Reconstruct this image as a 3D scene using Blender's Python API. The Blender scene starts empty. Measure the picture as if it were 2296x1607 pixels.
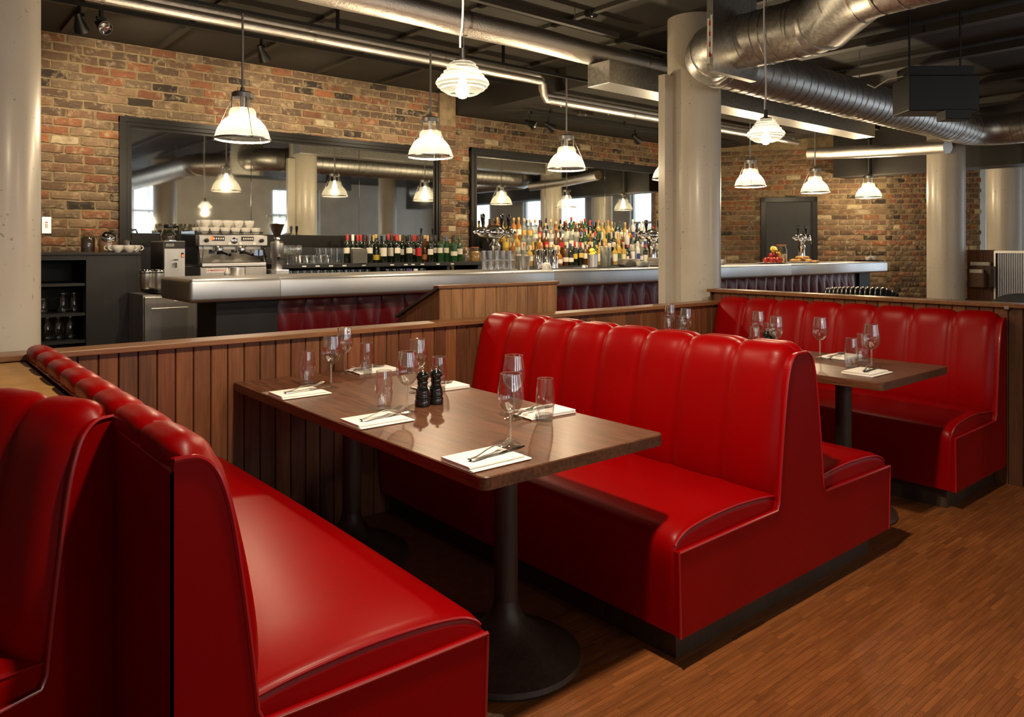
import bpy, bmesh, math, random
from mathutils import Vector, Matrix
PI = math.pi
# ------------------------------------------------------------------ camera, world, large lights, exposure
F_PX, HOR, TH, EYE = 1688.0, 556.0, 0.8758, 1.35
scene = bpy.context.scene
COL = scene.collection
cam_d = bpy.data.cameras.new('camera'); cam = bpy.data.objects.new('camera', cam_d); COL.objects.link(cam)
cam.location = (0, 0, EYE); cam.rotation_euler = (PI / 2, 0, TH - PI / 2)
cam_d.sensor_width = 36.0; cam_d.sensor_fit = 'HORIZONTAL'; cam_d.lens = F_PX / 2296 * 36
cam_d.shift_y = -(803.5 - HOR) / 2296; cam_d.clip_start = 0.05
scene.camera = cam
world = bpy.data.worlds.new('daylight'); scene.world = world; world.use_nodes = True
bg = world.node_tree.nodes['Background']; bg.inputs[0].default_value = (0.80, 0.90, 1.0, 1); bg.inputs[1].default_value = 2.6
vs = scene.view_settings
vs.view_transform = 'Standard'; vs.look = 'None'; vs.exposure = 0.0; vs.gamma = 1.0; vs.use_curve_mapping = False
try:
    scene.cycles.use_denoising = True
    scene.cycles.transparent_max_bounces = 24
    scene.cycles.max_bounces = 10
    scene.cycles.sample_clamp_indirect = 4.0
    scene.cycles.caustics_reflective = False
    scene.cycles.caustics_refractive = False
except Exception:
    pass
WARM = (1.0, 0.76, 0.49); DAY = (0.72, 0.86, 1.0)
def area_light(name, loc, rot, sx, sy, power, color):
    d = bpy.data.lights.new(name, 'AREA'); d.shape = 'RECTANGLE'; d.size = sx; d.size_y = sy; d.energy = power; d.color = color
    o = bpy.data.objects.new(name, d); COL.objects.link(o); o.location = loc; o.rotation_euler = rot; o['kind'] = 'helper'
    return o
def spot_light(name, loc, target, power, color, angle=70, blend=0.5, radius=0.06):
    d = bpy.data.lights.new(name, 'SPOT'); d.energy = power; d.color = color; d.spot_size = math.radians(angle); d.spot_blend = blend; d.shadow_soft_size = radius
    o = bpy.data.objects.new(name, d); COL.objects.link(o); o.location = loc
    o.rotation_euler = (Vector(target) - Vector(loc)).to_track_quat('-Z', 'Y').to_euler(); o['kind'] = 'helper'
    return o
def point_light(name, loc, power, color, radius=0.04):
    d = bpy.data.lights.new(name, 'POINT'); d.energy = power; d.color = color; d.shadow_soft_size = radius
    o = bpy.data.objects.new(name, d); COL.objects.link(o); o.location = loc; o['kind'] = 'helper'
    return o
YW, YBACK, XLEFT, XRIGHT, ZC = 7.6, -5.0, -3.5, 13.6, 3.23
# daylight through the windows of the back wall and the right wall
WIN_BACK = [(-2.6, -0.6), (0.6, 2.6), (3.7, 5.7), (8.2, 9.6)]
WIN_RIGHT = [(-4.2, -2.2), (-0.7, 1.7), (3.2, 4.42)]
for a, b in WIN_BACK:
    area_light('window_daylight', ((a + b) / 2, YBACK - 0.25, 1.95), (-PI / 2, 0, 0), b - a, 2.0, 14, DAY)
for a, b in WIN_RIGHT:
    area_light('window_daylight', (XRIGHT + 0.25, (a + b) / 2, 1.95), (-PI / 2, 0, PI / 2), b - a, 2.0, 120, DAY)
# ceiling downlights over the booths
spot_light('ceiling_spot', (1.25, 1.25, 3.1), (2.1, 2.3, 0.6), 380, (1.0, 0.80, 0.58), 105, 0.7, 0.07)
# track spots washing the brick wall and the bottles, then added fill spots
SPOT = (1.0, 0.80, 0.55)
for lx, tx, tz, pw in ((0.75, 0.6, 1.6, 75), (1.35, 2.1, 2.3, 95), (3.0, 3.4, 2.2, 105), (4.6, 4.9, 2.1, 75)):
    spot_light('track_and_fill_spot', (lx, 6.27, 2.98), (tx, 7.6, tz), pw, SPOT, 115, 0.9, 0.05)
for lx, tx, pw in ((6.15, 6.2, 90), (6.6, 7.2, 90), (8.4, 8.6, 90)):
    spot_light('track_and_fill_spot', (lx, 6.5, 2.78), (tx, 7.3, 1.5), pw, SPOT, 110, 0.9, 0.05)
for lx, tx, pw in ((1.9, 2.2, 70), (3.3, 3.5, 60), (6.8, 7.0, 60)):  # fill spots added to brighten the coffee area and bottles; no track here
    spot_light('track_and_fill_spot', (lx, 5.75, 2.92), (tx, 6.85, 1.25), pw, SPOT, 80, 0.9, 0.05)

# ------------------------------------------------------------------ pixel helpers (a pixel gives a direction, a surface the distance)
FW = (math.cos(TH), math.sin(TH)); RT = (math.sin(TH), -math.cos(TH))
def ray(x, y):
    u = (x - 1148) / F_PX
    return (FW[0] + RT[0] * u, FW[1] + RT[1] * u, -(y - HOR) / F_PX)
def onz(x, y, z):
    d = ray(x, y); t = (z - EYE) / d[2]; return Vector((t * d[0], t * d[1], z))
def onY(x, y, Y):
    d = ray(x, y); t = Y / d[1]; return Vector((t * d[0], Y, EYE + t * d[2]))
def onX(x, y, X):
    d = ray(x, y); t = X / d[0]; return Vector((X, t * d[1], EYE + t * d[2]))
def ond(x, y, dep):
    d = ray(x, y); return Vector((dep * d[0], dep * d[1], EYE + dep * d[2]))
def depth(p): return p[0] * FW[0] + p[1] * FW[1]
def pix(p):
    dp = depth(p); return (1148 + F_PX * (p[0] * RT[0] + p[1] * RT[1]) / dp, HOR + F_PX * (EYE - p[2]) / dp)
rng = random.Random(7)

# ------------------------------------------------------------------ mesh helpers
class MB:
    def __init__(s): s.v = []; s.f = []
    def add(s, vs, fs):
        n = len(s.v); s.v += [tuple(p) for p in vs]; s.f += [tuple(i + n for i in f) for f in fs]; return s
    def box(s, x0, x1, y0, y1, z0, z1):
        return s.add([(x0,y0,z0),(x1,y0,z0),(x1,y1,z0),(x0,y1,z0),(x0,y0,z1),(x1,y0,z1),(x1,y1,z1),(x0,y1,z1)],
                     [(0,3,2,1),(4,5,6,7),(0,1,5,4),(1,2,6,5),(2,3,7,6),(3,0,4,7)])
    def bbox(s, x0, x1, y0, y1, z0, z1, b=0.004):
        bm = bmesh.new(); bmesh.ops.create_cube(bm, size=1.0)
        for v in bm.verts:
            v.co = ((x0+x1)/2 + v.co.x*(x1-x0), (y0+y1)/2 + v.co.y*(y1-y0), (z0+z1)/2 + v.co.z*(z1-z0))
        bmesh.ops.bevel(bm, geom=list(bm.edges), offset=b, segments=2, profile=0.5, affect='EDGES')
        bm.verts.index_update()
        s.add([v.co[:] for v in bm.verts], [[v.index for v in f.verts] for f in bm.faces]); bm.free(); return s
    def lathe(s, prof, seg=24, c=(0,0,0), closed=False, ripple=0.0):
        vs = []; n = len(prof)
        for i in range(seg):
            a = 2*PI*i/seg; k = 1 + (ripple if i % 2 else 0)
            for r, z in prof: vs.append((c[0] + r*k*math.cos(a), c[1] + r*k*math.sin(a), c[2] + z))
        fs = []
        for i in range(seg):
            j = (i+1) % seg
            for k in range(n - (0 if closed else 1)):
                k2 = (k+1) % n
                fs.append((i*n+k, j*n+k, j*n+k2, i*n+k2))
        return s.add(vs, fs)
    def tube(s, pts, r, seg=8, cap=True):
        pts = [Vector(p) for p in pts]; n = len(pts); vs = []; up = Vector((0,0,1))
        t0 = (pts[1]-pts[0]).normalized()
        nrm = t0.cross(up)
        if nrm.length < 1e-4: nrm = t0.cross(Vector((1,0,0)))
        nrm.normalize()
        for i, p in enumerate(pts):
            t = (pts[min(i+1,n-1)] - pts[max(i-1,0)]).normalized()
            nrm = (nrm - t*nrm.dot(t)); nrm.normalize(); b = t.cross(nrm)
            rr = r[i] if isinstance(r, (list, tuple)) else r
            for k in range(seg):
                a = 2*PI*k/seg; vs.append(p + (nrm*math.cos(a) + b*math.sin(a))*rr)
        fs = [(i*seg+k, i*seg+(k+1)%seg, (i+1)*seg+(k+1)%seg, (i+1)*seg+k) for i in range(n-1) for k in range(seg)]
        if cap: fs += [tuple(range(seg))[::-1], tuple((n-1)*seg+k for k in range(seg))]
        return s.add(vs, fs)
    def prism(s, poly, axis, a, b):
        m = len(poly)
        def q(u, w, d):
            return (d,u,w) if axis == 0 else ((u,d,w) if axis == 1 else (u,w,d))
        vs = [q(u,w,a) for u,w in poly] + [q(u,w,b) for u,w in poly]
        return s.add(vs, [tuple(range(m))[::-1], tuple(range(m,2*m))] + [(i,(i+1)%m,m+(i+1)%m,m+i) for i in range(m)])
    def grid(s, rows, close=False):
        n = len(rows[0]); vs = [p for r in rows for p in r]
        return s.add(vs, [(i*n+k, i*n+k+1, (i+1)*n+k+1, (i+1)*n+k) for i in range(len(rows)-1) for k in range(n-1)])
    def sphere(s, c, r, seg=12, rings=8, sz=1.0):
        prof = [(max(1e-4, r*math.sin(PI*k/rings)), -r*sz*math.cos(PI*k/rings)) for k in range(rings+1)]
        return s.lathe(prof, seg, c)
    def mesh(s, name, smooth=False, fix=True, merge=True):
        me = bpy.data.meshes.new(name)
        bm = bmesh.new(); vv = [bm.verts.new(p) for p in s.v]
        for f in s.f:
            try: bm.faces.new([vv[i] for i in f])
            except ValueError: pass
        if merge: bmesh.ops.remove_doubles(bm, verts=bm.verts, dist=1e-5)
        if fix: bmesh.ops.recalc_face_normals(bm, faces=bm.faces)
        bm.to_mesh(me); bm.free()
        if smooth:
            me.shade_smooth()
            try: me.set_sharp_from_angle(angle=math.radians(smooth if smooth is not True else 40))
            except Exception: pass
        return me
MATS = {}
def link(name, me, mat=None, parent=None, loc=None, rotz=0):
    if mat is not None and not me.materials: me.materials.append(MATS[mat] if isinstance(mat, str) else mat)
    o = bpy.data.objects.new(name, me); COL.objects.link(o)
    if parent is not None: o.parent = parent
    if loc is not None: o.location = loc
    if rotz: o.rotation_euler = (0, 0, rotz)
    return o
def obj(name, mb, mat, parent=None, smooth=False, loc=None, rotz=0, fix=True):
    return link(name, mb.mesh(name, smooth, fix), mat, parent, loc, rotz)
def tag(o, label=None, cat=None, group=None, kind=None):
    if label: o['label'] = label
    if cat: o['category'] = cat
    if group: o['group'] = group
    if kind: o['kind'] = kind
    return o
def thing(name, label, cat, loc=(0,0,0), rotz=0, group=None):
    o = bpy.data.objects.new(name, None); COL.objects.link(o); o.location = loc; o.rotation_euler = (0,0,rotz); o.empty_display_size = 0.05
    return tag(o, label, cat, group)
def dup(root, loc, rotz=0, label=None, group=None, scale=None):
    r = root.copy(); COL.objects.link(r); r.location = loc; r.rotation_euler = (0,0,rotz)
    if label: r['label'] = label
    if group: r['group'] = group
    if scale: r.scale = scale
    for ch in list(root.children):
        c = ch.copy(); COL.objects.link(c); c.parent = r
        for g in list(ch.children):
            d = g.copy(); COL.objects.link(d); d.parent = c
    return r
def struct(name, mb, mat, parent=None, smooth=False, label=None):
    o = obj(name, mb, mat, parent, smooth)
    if parent is None: tag(o, label, None, None, 'structure')
    return o

# ------------------------------------------------------------------ materials
def new_mat(name):
    m = bpy.data.materials.new(name); m.use_nodes = True; nt = m.node_tree
    MATS[name] = m
    return m, nt, nt.nodes['Principled BSDF'], nt.nodes, nt.links
def simple(name, col, rough=0.5, metal=0.0, noise=0.0, scale=8.0, bump=0.0, coat=0.0, spec=0.5, stretch=None, rvar=0.0):
    m, nt, b, N, L = new_mat(name)
    b.inputs['Roughness'].default_value = rough; b.inputs['Metallic'].default_value = metal
    b.inputs['Specular IOR Level'].default_value = spec; b.inputs['Coat Weight'].default_value = coat; b.inputs['Coat Roughness'].default_value = 0.15
    tc = N.new('ShaderNodeTexCoord'); mp = N.new('ShaderNodeMapping'); L.new(tc.outputs['Object'], mp.inputs[0])
    if stretch: mp.inputs['Scale'].default_value = stretch
    nz = N.new('ShaderNodeTexNoise'); nz.inputs['Scale'].default_value = scale; nz.inputs['Detail'].default_value = 5; L.new(mp.outputs[0], nz.inputs['Vector'])
    cr = N.new('ShaderNodeValToRGB'); L.new(nz.outputs['Fac'], cr.inputs[0])
    cr.color_ramp.elements[0].position = 0.3; cr.color_ramp.elements[1].position = 0.7
    cr.color_ramp.elements[0].color = tuple(c*(1-noise) for c in col) + (1,); cr.color_ramp.elements[1].color = tuple(min(1, c*(1+noise)) for c in col) + (1,)
    L.new(cr.outputs[0], b.inputs['Base Color'])
    if rvar:
        mr = N.new('ShaderNodeMapRange'); L.new(nz.outputs['Fac'], mr.inputs[0]); mr.inputs[3].default_value = rough-rvar; mr.inputs[4].default_value = rough+rvar
        L.new(mr.outputs[0], b.inputs['Roughness'])
    if bump:
        bp = N.new('ShaderNodeBump'); bp.inputs['Strength'].default_value = bump; bp.inputs['Distance'].default_value = 0.01
        L.new(nz.outputs['Fac'], bp.inputs['Height']); L.new(bp.outputs[0], b.inputs['Normal'])
    return m
def rand_value(N, L):
    oi = N.new('ShaderNodeObjectInfo'); ge = N.new('ShaderNodeNewGeometry')
    ad = N.new('ShaderNodeMath'); ad.operation = 'ADD'; L.new(oi.outputs['Random'], ad.inputs[0]); L.new(ge.outputs['Random Per Island'], ad.inputs[1])
    fr = N.new('ShaderNodeMath'); fr.operation = 'FRACT'; L.new(ad.outputs[0], fr.inputs[0])
    return fr.outputs[0], ge.outputs['Position']
def ramp(N, L, src, stops, interp='LINEAR'):
    cr = N.new('ShaderNodeValToRGB'); L.new(src, cr.inputs[0]); cr.color_ramp.interpolation = interp
    while len(cr.color_ramp.elements) < len(stops): cr.color_ramp.elements.new(0.5)
    for e, (p, c) in zip(cr.color_ramp.elements, stops): e.position = p; e.color = tuple(c) + (1,)
    return cr.outputs[0]
def mixc(N, L, fac, a, b, mode='MIX'):
    mx = N.new('ShaderNodeMix'); mx.data_type = 'RGBA'; mx.blend_type = mode
    if isinstance(fac, float): mx.inputs[0].default_value = fac
    else: L.new(fac, mx.inputs[0])
    for k, s in ((6, a), (7, b)):
        if isinstance(s, tuple): mx.inputs[k].default_value = s + (1,)
        else: L.new(s, mx.inputs[k])
    return mx.outputs[2]
def noise(N, L, vec, scale, detail=4, stretch=None, rough=0.5):
    if stretch:
        mp = N.new('ShaderNodeMapping'); mp.inputs['Scale'].default_value = stretch; L.new(vec, mp.inputs[0]); vec = mp.outputs[0]
    nz = N.new('ShaderNodeTexNoise'); nz.inputs['Scale'].default_value = scale; nz.inputs['Detail'].default_value = detail; nz.inputs['Roughness'].default_value = rough
    L.new(vec, nz.inputs['Vector']); return nz.outputs['Fac']
def bump(N, L, b, h, strength, dist=0.01):
    bp = N.new('ShaderNodeBump'); bp.inputs['Strength'].default_value = strength; bp.inputs['Distance'].default_value = dist
    L.new(h, bp.inputs['Height']); L.new(bp.outputs[0], b.inputs['Normal'])
# brick
m, nt, b, N, L = new_mat('brick')
rv, pos = rand_value(N, L)
c0 = ramp(N, L, rv, [(0.0,(.15,.092,.056)),(.14,(.21,.118,.066)),(.25,(.25,.105,.052)),(.34,(.19,.13,.080)),(.48,(.11,.072,.048)),(.60,(.25,.165,.095)),(.70,(.19,.082,.045)),(.79,(.045,.034,.027)),(.86,(.17,.12,.077)),(.935,(.46,.37,.23)),(.965,(.30,.12,.05))], 'CONSTANT')
n1 = noise(N, L, pos, 13, 8, None, 0.72); n2 = noise(N, L, pos, 10, 6, (1,1,1.6), .65); n3 = noise(N, L, pos, 70, 4)
sm = ramp(N, L, n1, [(0.52,(0,0,0)),(0.68,(.85,.85,.85))]); dk = ramp(N, L, n2, [(0.34,(1,1,1)),(0.50,(0,0,0))])
c1 = mixc(N, L, sm, c0, (.44,.34,.21)); mm = N.new('ShaderNodeMath'); mm.operation = 'MULTIPLY'; mm.inputs[1].default_value = 0.55; L.new(dk, mm.inputs[0])
c2 = mixc(N, L, mm.outputs[0], c1, (.09,.06,.04)); c3 = mixc(N, L, 0.25, c2, ramp(N, L, n3, [(0.3,(.3,.3,.3)),(0.7,(1,1,1))]), 'MULTIPLY')
L.new(c3, b.inputs['Base Color']); b.inputs['Roughness'].default_value = 0.85; b.inputs['Specular IOR Level'].default_value = 0.25; bump(N, L, b, n1, 0.6, 0.012)
simple('mortar', (.25,.185,.105), 0.95, 0, 0.25, 12, 0.4, spec=0.2)
# woods
def wood(name, stops, rough, gscale=(26,26,1.6), coat=0.0, spec=0.4, contrast=0.55):
    m, nt, b, N, L = new_mat(name)
    rv, pos = rand_value(N, L)
    c0 = ramp(N, L, rv, stops)
    off = N.new('ShaderNodeVectorMath'); off.operation = 'SCALE'; L.new(pos, off.inputs[0]); off.inputs[3].default_value = 1.0
    cx = N.new('ShaderNodeCombineXYZ'); ml = N.new('ShaderNodeMath'); ml.operation = 'MULTIPLY'; ml.inputs[1].default_value = 17.0; L.new(rv, ml.inputs[0])
    for k in range(3): L.new(ml.outputs[0], cx.inputs[k])
    ad = N.new('ShaderNodeVectorMath'); ad.operation = 'ADD'; L.new(off.outputs[0], ad.inputs[0]); L.new(cx.outputs[0], ad.inputs[1])
    g = noise(N, L, ad.outputs[0], 3.0, 6, gscale, 0.6); g2 = noise(N, L, ad.outputs[0], 2.2, 2, tuple(x*0.25 for x in gscale))
    c1 = mixc(N, L, contrast, c0, ramp(N, L, g, [(0.3,(.25,.22,.2)),(0.62,(1,1,1))]), 'MULTIPLY')
    c2 = mixc(N, L, 0.5, c1, ramp(N, L, g2, [(0.3,(.45,.42,.4)),(0.65,(1,1,1))]), 'MULTIPLY')
    L.new(c2, b.inputs['Base Color']); b.inputs['Roughness'].default_value = rough; b.inputs['Coat Weight'].default_value = coat; b.inputs['Coat Roughness'].default_value = 0.2
    b.inputs['Specular IOR Level'].default_value = spec; bump(N, L, b, g, 0.12, 0.004)
    return m
PLANK = [(0,(.13,.048,.020)),(.25,(.17,.058,.022)),(.5,(.22,.085,.030)),(.7,(.11,.042,.018)),(.85,(.19,.06,.024)),(1,(.25,.095,.032))]
wood('plank_wood', PLANK, 0.5)
wood('cap_wood', [(0,(.24,.10,.038)),(1,(.28,.125,.05))], 0.38, (1.6,26,26), 0.2)
wood('station_wood', [(0,(.30,.14,.06)),(.5,(.36,.18,.075)),(1,(.27,.115,.05))], 0.5)
wood('table_wood', [(0,(.15,.056,.025)),(1,(.165,.062,.028))], 0.36, (30,2.2,30), 0.04, 0.45, 0.85)
wood('floor_strip', [(0,(.26,.085,.022)),(.3,(.29,.095,.025)),(.6,(.23,.074,.019)),(.8,(.31,.105,.028)),(1,(.27,.088,.023))], 0.45, (2.0,30,30), 0.1)
simple('floor_base', (.17,.055,.016), 0.6, 0, 0.2, 20)
wood('dark_wood', [(0,(.05,.03,.02)),(1,(.065,.038,.024))], 0.45)
simple('ply', (.44,.23,.07), 0.55, 0, 0.15, 5, 0, stretch=(1,6,1))
# leather
def leather(name, col, rough, coat, spec=0.5):
    m, nt, b, N, L = new_mat(name)
    ge = N.new('ShaderNodeNewGeometry'); pos = ge.outputs['Position']
    n1 = noise(N, L, pos, 3.0, 4); n2 = noise(N, L, pos, 260, 2)
    c = mixc(N, L, n1, tuple(x*0.82 for x in col), tuple(min(1, x*1.15) for x in col)); L.new(c, b.inputs['Base Color'])
    b.inputs['Roughness'].default_value = rough; b.inputs['Specular IOR Level'].default_value = spec; b.inputs['Coat Weight'].default_value = coat; b.inputs['Coat Roughness'].default_value = 0.22
    bump(N, L, b, n2, 0.06, 0.002)
    return m
leather('red_leather', (.25,.0,.0004), 0.36, 0.0, 0.15)
leather('maroon_leather', (.13,.004,.007), 0.26, 0.0, 0.3)
leather('black_leather', (.012,.012,.014), 0.3, 0.4)
simple('piping_red', (.33,.004,.008), 0.3, coat=0.3)
# metals
simple('zinc', (.62,.63,.64), 0.38, 1.0, 0.10, 3)
simple('steel', (.74,.72,.69), 0.30, 1.0, 0.06, 6)
simple('brushed_steel', (.50,.48,.45), 0.36, 1.0, 0.10, 20, stretch=(1,1,0.1))
simple('chrome', (.82,.82,.82), 0.06, 1.0)
simple('galvanised', (.50,.49,.46), 0.40, 1.0, 0.18, 40, 0.08, rvar=0.08)
simple('dark_duct_seam', (.20,.17,.14), 0.5, 0.7)
m, nt, b, N, L = new_mat('foil')
ge = N.new('ShaderNodeNewGeometry'); n1 = noise(N, L, ge.outputs['Position'], 60, 5, None, 0.7); n2 = noise(N, L, ge.outputs['Position'], 14, 3)
b.inputs['Metallic'].default_value = 1; b.inputs['Roughness'].default_value = 0.36; L.new(mixc(N, L, n2, (.80,.76,.70), (.95,.92,.88)), b.inputs['Base Color']); bump(N, L, b, n1, 0.45, 0.01)
simple('grey_metal', (.35,.34,.33), 0.4, 1.0)
simple('black_metal', (.015,.015,.015), 0.45, 0.3)
simple('black_gloss', (.006,.006,.006), 0.12, 0, coat=0.5)
simple('black_paint', (.011,.011,.012), 0.55, 0, 0.15, 4)
simple('frame_black', (.008,.007,.006), 0.35, 0, spec=0.3)
simple('door_black', (.012,.013,.015), 0.55, 0, 0.25, 6, 0.1, stretch=(8,8,0.6))
simple('ceiling_paint', (.030,.025,.018), 0.75, 0, 0.2, 1.5)
simple('beam_paint', (.028,.025,.021), 0.7, 0, 0.2, 2)
simple('batten_paint', (.038,.031,.023), 0.6, 0, 0.1, 2)
simple('plaster', (.60,.58,.53), 0.85, 0, 0.1, 3)
m, nt, b, N, L = new_mat('concrete')
ge = N.new('ShaderNodeNewGeometry'); n1 = noise(N, L, ge.outputs['Position'], 3, 6); n2 = noise(N, L, ge.outputs['Position'], 38, 3)
c = mixc(N, L, n1, (.48,.43,.35), (.62,.57,.48)); sp = ramp(N, L, n2, [(0.26,(.25,.22,.18)),(0.33,(1,1,1))]); L.new(mixc(N, L, 0.7, c, sp, 'MULTIPLY'), b.inputs['Base Color'])
b.inputs['Roughness'].default_value = 0.38; b.inputs['Coat Weight'].default_value = 0.25; b.inputs['Coat Roughness'].default_value = 0.2; bump(N, L, b, n1, 0.08)
# whites, ceramics, cloth
simple('napkin', (.88,.85,.79), 0.9, 0, 0.03, 200, 0.05, spec=0.1)
simple('ceramic', (.80,.77,.70), 0.18, coat=0.4)
simple('white_plastic', (.75,.74,.70), 0.4)
simple('paper', (.78,.72,.58), 0.9)
simple('cream_label', (.70,.65,.52), 0.8)
simple('cardboard', (.55,.40,.22), 0.85)
def colour(name, c, rough=0.5, **k): return simple(name, c, rough, **k)
for nm, c in dict(yellow=(.62,.42,.05), orange=(.55,.20,.05), red=(.38,.015,.015), blue=(.03,.05,.20), green=(.03,.12,.04), gold=(.45,.31,.10), purple=(.10,.03,.30), black=(.012,.012,.012), white=(.78,.76,.72), slate=(.08,.11,.15), cork=(.50,.32,.16)).items():
    colour('p_' + nm, c, 0.35)
simple('banana', (.78,.52,.05), 0.5, 0, 0.1, 20); simple('apple', (.35,.02,.02), 0.3, 0, 0.3, 15); simple('citrus', (.85,.45,.03), 0.5, 0, 0.05, 60, 0.2); simple('lemon', (.85,.66,.06), 0.45, 0, 0.05, 60, 0.2)
simple('pastry', (.55,.29,.09), 0.6, 0, 0.35, 30, 0.2); simple('beans', (.035,.015,.008), 0.5, 0, 0.5, 120, 0.8); simple('cereal', (.45,.24,.07), 0.8, 0, 0.4, 90, 0.8)
simple('terracotta_rubber', (.45,.12,.04), 0.6); simple('cocoa', (.30,.14,.06), 0.7, 0, 0.2, 30)
simple('chair_grey', (.075,.070,.060), 0.6, 0, 0.1, 30)
# glass: thin-walled mix of clear and mirror by Fresnel
def thin_glass(name, tint=(1,1,1), gloss=1.0, rough=0.0, dirt=0.0):
    m = bpy.data.materials.new(name); m.use_nodes = True; nt = m.node_tree; N, L = nt.nodes, nt.links; MATS[name] = m
    N.remove(N['Principled BSDF']); out = N['Material Output']
    tr = N.new('ShaderNodeBsdfTransparent'); tr.inputs[0].default_value = tint + (1,)
    gl = N.new('ShaderNodeBsdfGlossy'); gl.inputs['Roughness'].default_value = rough; gl.inputs[0].default_value = (gloss, gloss, gloss, 1)
    lw = N.new('ShaderNodeLayerWeight'); lw.inputs[0].default_value = 0.5
    pw = N.new('ShaderNodeMath'); pw.operation = 'POWER'; pw.inputs[1].default_value = 3.0; L.new(lw.outputs['Facing'], pw.inputs[0])
    ad = N.new('ShaderNodeMath'); ad.operation = 'MULTIPLY_ADD'; ad.inputs[1].default_value = 0.8; ad.inputs[2].default_value = 0.13; L.new(pw.outputs[0], ad.inputs[0])
    mx = N.new('ShaderNodeMixShader'); L.new(ad.outputs[0], mx.inputs[0]); L.new(tr.outputs[0], mx.inputs[1]); L.new(gl.outputs[0], mx.inputs[2])
    L.new(mx.outputs[0], out.inputs[0]); return m
thin_glass('thin_glass', (.97,.97,.96)); thin_glass('jar_glass', (.86,.88,.84)); thin_glass('pane_glass', (.93,.95,.95))
def heavy(name, wt, wg):
    m = bpy.data.materials.new(name); m.use_nodes = True; N, L = m.node_tree.nodes, m.node_tree.links; MATS[name] = m; N.remove(N['Principled BSDF'])
    tr = N.new('ShaderNodeBsdfTransparent'); gl = N.new('ShaderNodeBsdfGlossy'); gl.inputs['Roughness'].default_value = 0.03; df = N.new('ShaderNodeBsdfTranslucent'); df.inputs[0].default_value = (.9,.92,.86,1)
    a = N.new('ShaderNodeMixShader'); a.inputs[0].default_value = wg; L.new(tr.outputs[0], a.inputs[1]); L.new(gl.outputs[0], a.inputs[2])
    c = N.new('ShaderNodeMixShader'); c.inputs[0].default_value = wt; L.new(a.outputs[0], c.inputs[1]); L.new(df.outputs[0], c.inputs[2]); L.new(c.outputs[0], N['Material Output'].inputs[0])
heavy('heavy_glass', 0.25, 0.22); heavy('rim_highlight', 0.35, 0.5)  # white mixed in paints refracted light; the rim version paints a bright highlight
def bottle_glass(name, col, trans=0.35, rough=0.06):
    m, nt, b, N, L = new_mat(name); b.inputs['Base Color'].default_value = col + (1,); b.inputs['Roughness'].default_value = rough; b.inputs['Coat Weight'].default_value = 0.6; b.inputs['Coat Roughness'].default_value = 0.03
    out = N['Material Output']; tr = N.new('ShaderNodeBsdfTransparent'); tr.inputs[0].default_value = tuple(min(1, x*1.6) for x in col) + (1,)
    mx = N.new('ShaderNodeMixShader'); mx.inputs[0].default_value = trans; L.new(b.outputs[0], mx.inputs[1]); L.new(tr.outputs[0], mx.inputs[2]); L.new(mx.outputs[0], out.inputs[0]); return m
bottle_glass('g_dark', (.010,.014,.008), 0.0); bottle_glass('g_green', (.02,.07,.025), 0.15); bottle_glass('g_brown', (.10,.035,.008), 0.2); bottle_glass('g_amber', (.42,.17,.03), 0.35)
bottle_glass('g_gold', (.62,.44,.10), 0.4); bottle_glass('g_clear', (.50,.51,.47), 0.72); bottle_glass('g_frost', (.70,.70,.66), 0.2, 0.35); bottle_glass('g_blue', (.03,.06,.30), 0.25); bottle_glass('g_red', (.30,.02,.02), 0.2)
# mirror with faint clouding
m, nt, b, N, L = new_mat('mirror_glass'); ge = N.new('ShaderNodeNewGeometry'); n1 = noise(N, L, ge.outputs['Position'], 2.2, 5)
b.inputs['Metallic'].default_value = 1; L.new(mixc(N, L, n1, (.66,.68,.64), (.84,.86,.82)), b.inputs['Base Color']); mr = N.new('ShaderNodeMapRange'); L.new(n1, mr.inputs[0]); mr.inputs[3].default_value = 0.0; mr.inputs[4].default_value = 0.05; L.new(mr.outputs[0], b.inputs['Roughness'])
# lamps
def emit(name, col, strength):
    m = bpy.data.materials.new(name); m.use_nodes = True; N, L = m.node_tree.nodes, m.node_tree.links; MATS[name] = m
    N.remove(N['Principled BSDF']); e = N.new('ShaderNodeEmission'); e.inputs[0].default_value = col + (1,); e.inputs[1].default_value = strength; L.new(e.outputs[0], N['Material Output'].inputs[0]); return m
emit('bulb', (1.0,.86,.62), 30); emit('red_lamp', (1.0,.12,.03), 3)
def shade_glass(name, glow, tfac):
    m = bpy.data.materials.new(name); m.use_nodes = True; N, L = m.node_tree.nodes, m.node_tree.links; MATS[name] = m
    N.remove(N['Principled BSDF'])
    tl = N.new('ShaderNodeBsdfTranslucent'); tl.inputs[0].default_value = (.70,.69,.60,1); tr = N.new('ShaderNodeBsdfTransparent'); tr.inputs[0].default_value = (.97,.97,.92,1)
    gl = N.new('ShaderNodeBsdfGlossy'); gl.inputs['Roughness'].default_value = 0.12
    e = N.new('ShaderNodeEmission'); e.inputs[0].default_value = (1,.92,.70,1); e.inputs[1].default_value = glow
    m1 = N.new('ShaderNodeMixShader'); m1.inputs[0].default_value = tfac; L.new(tl.outputs[0], m1.inputs[1]); L.new(tr.outputs[0], m1.inputs[2])
    m2 = N.new('ShaderNodeMixShader'); m2.inputs[0].default_value = 0.08; L.new(m1.outputs[0], m2.inputs[1]); L.new(gl.outputs[0], m2.inputs[2])
    a = N.new('ShaderNodeAddShader'); L.new(m2.outputs[0], a.inputs[0]); L.new(e.outputs[0], a.inputs[1]); L.new(a.outputs[0], N['Material Output'].inputs[0]); return m
shade_glass('shade_glass', 0.04, 0.93); shade_glass('ring_glass', 0.20, 0.84)
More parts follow.
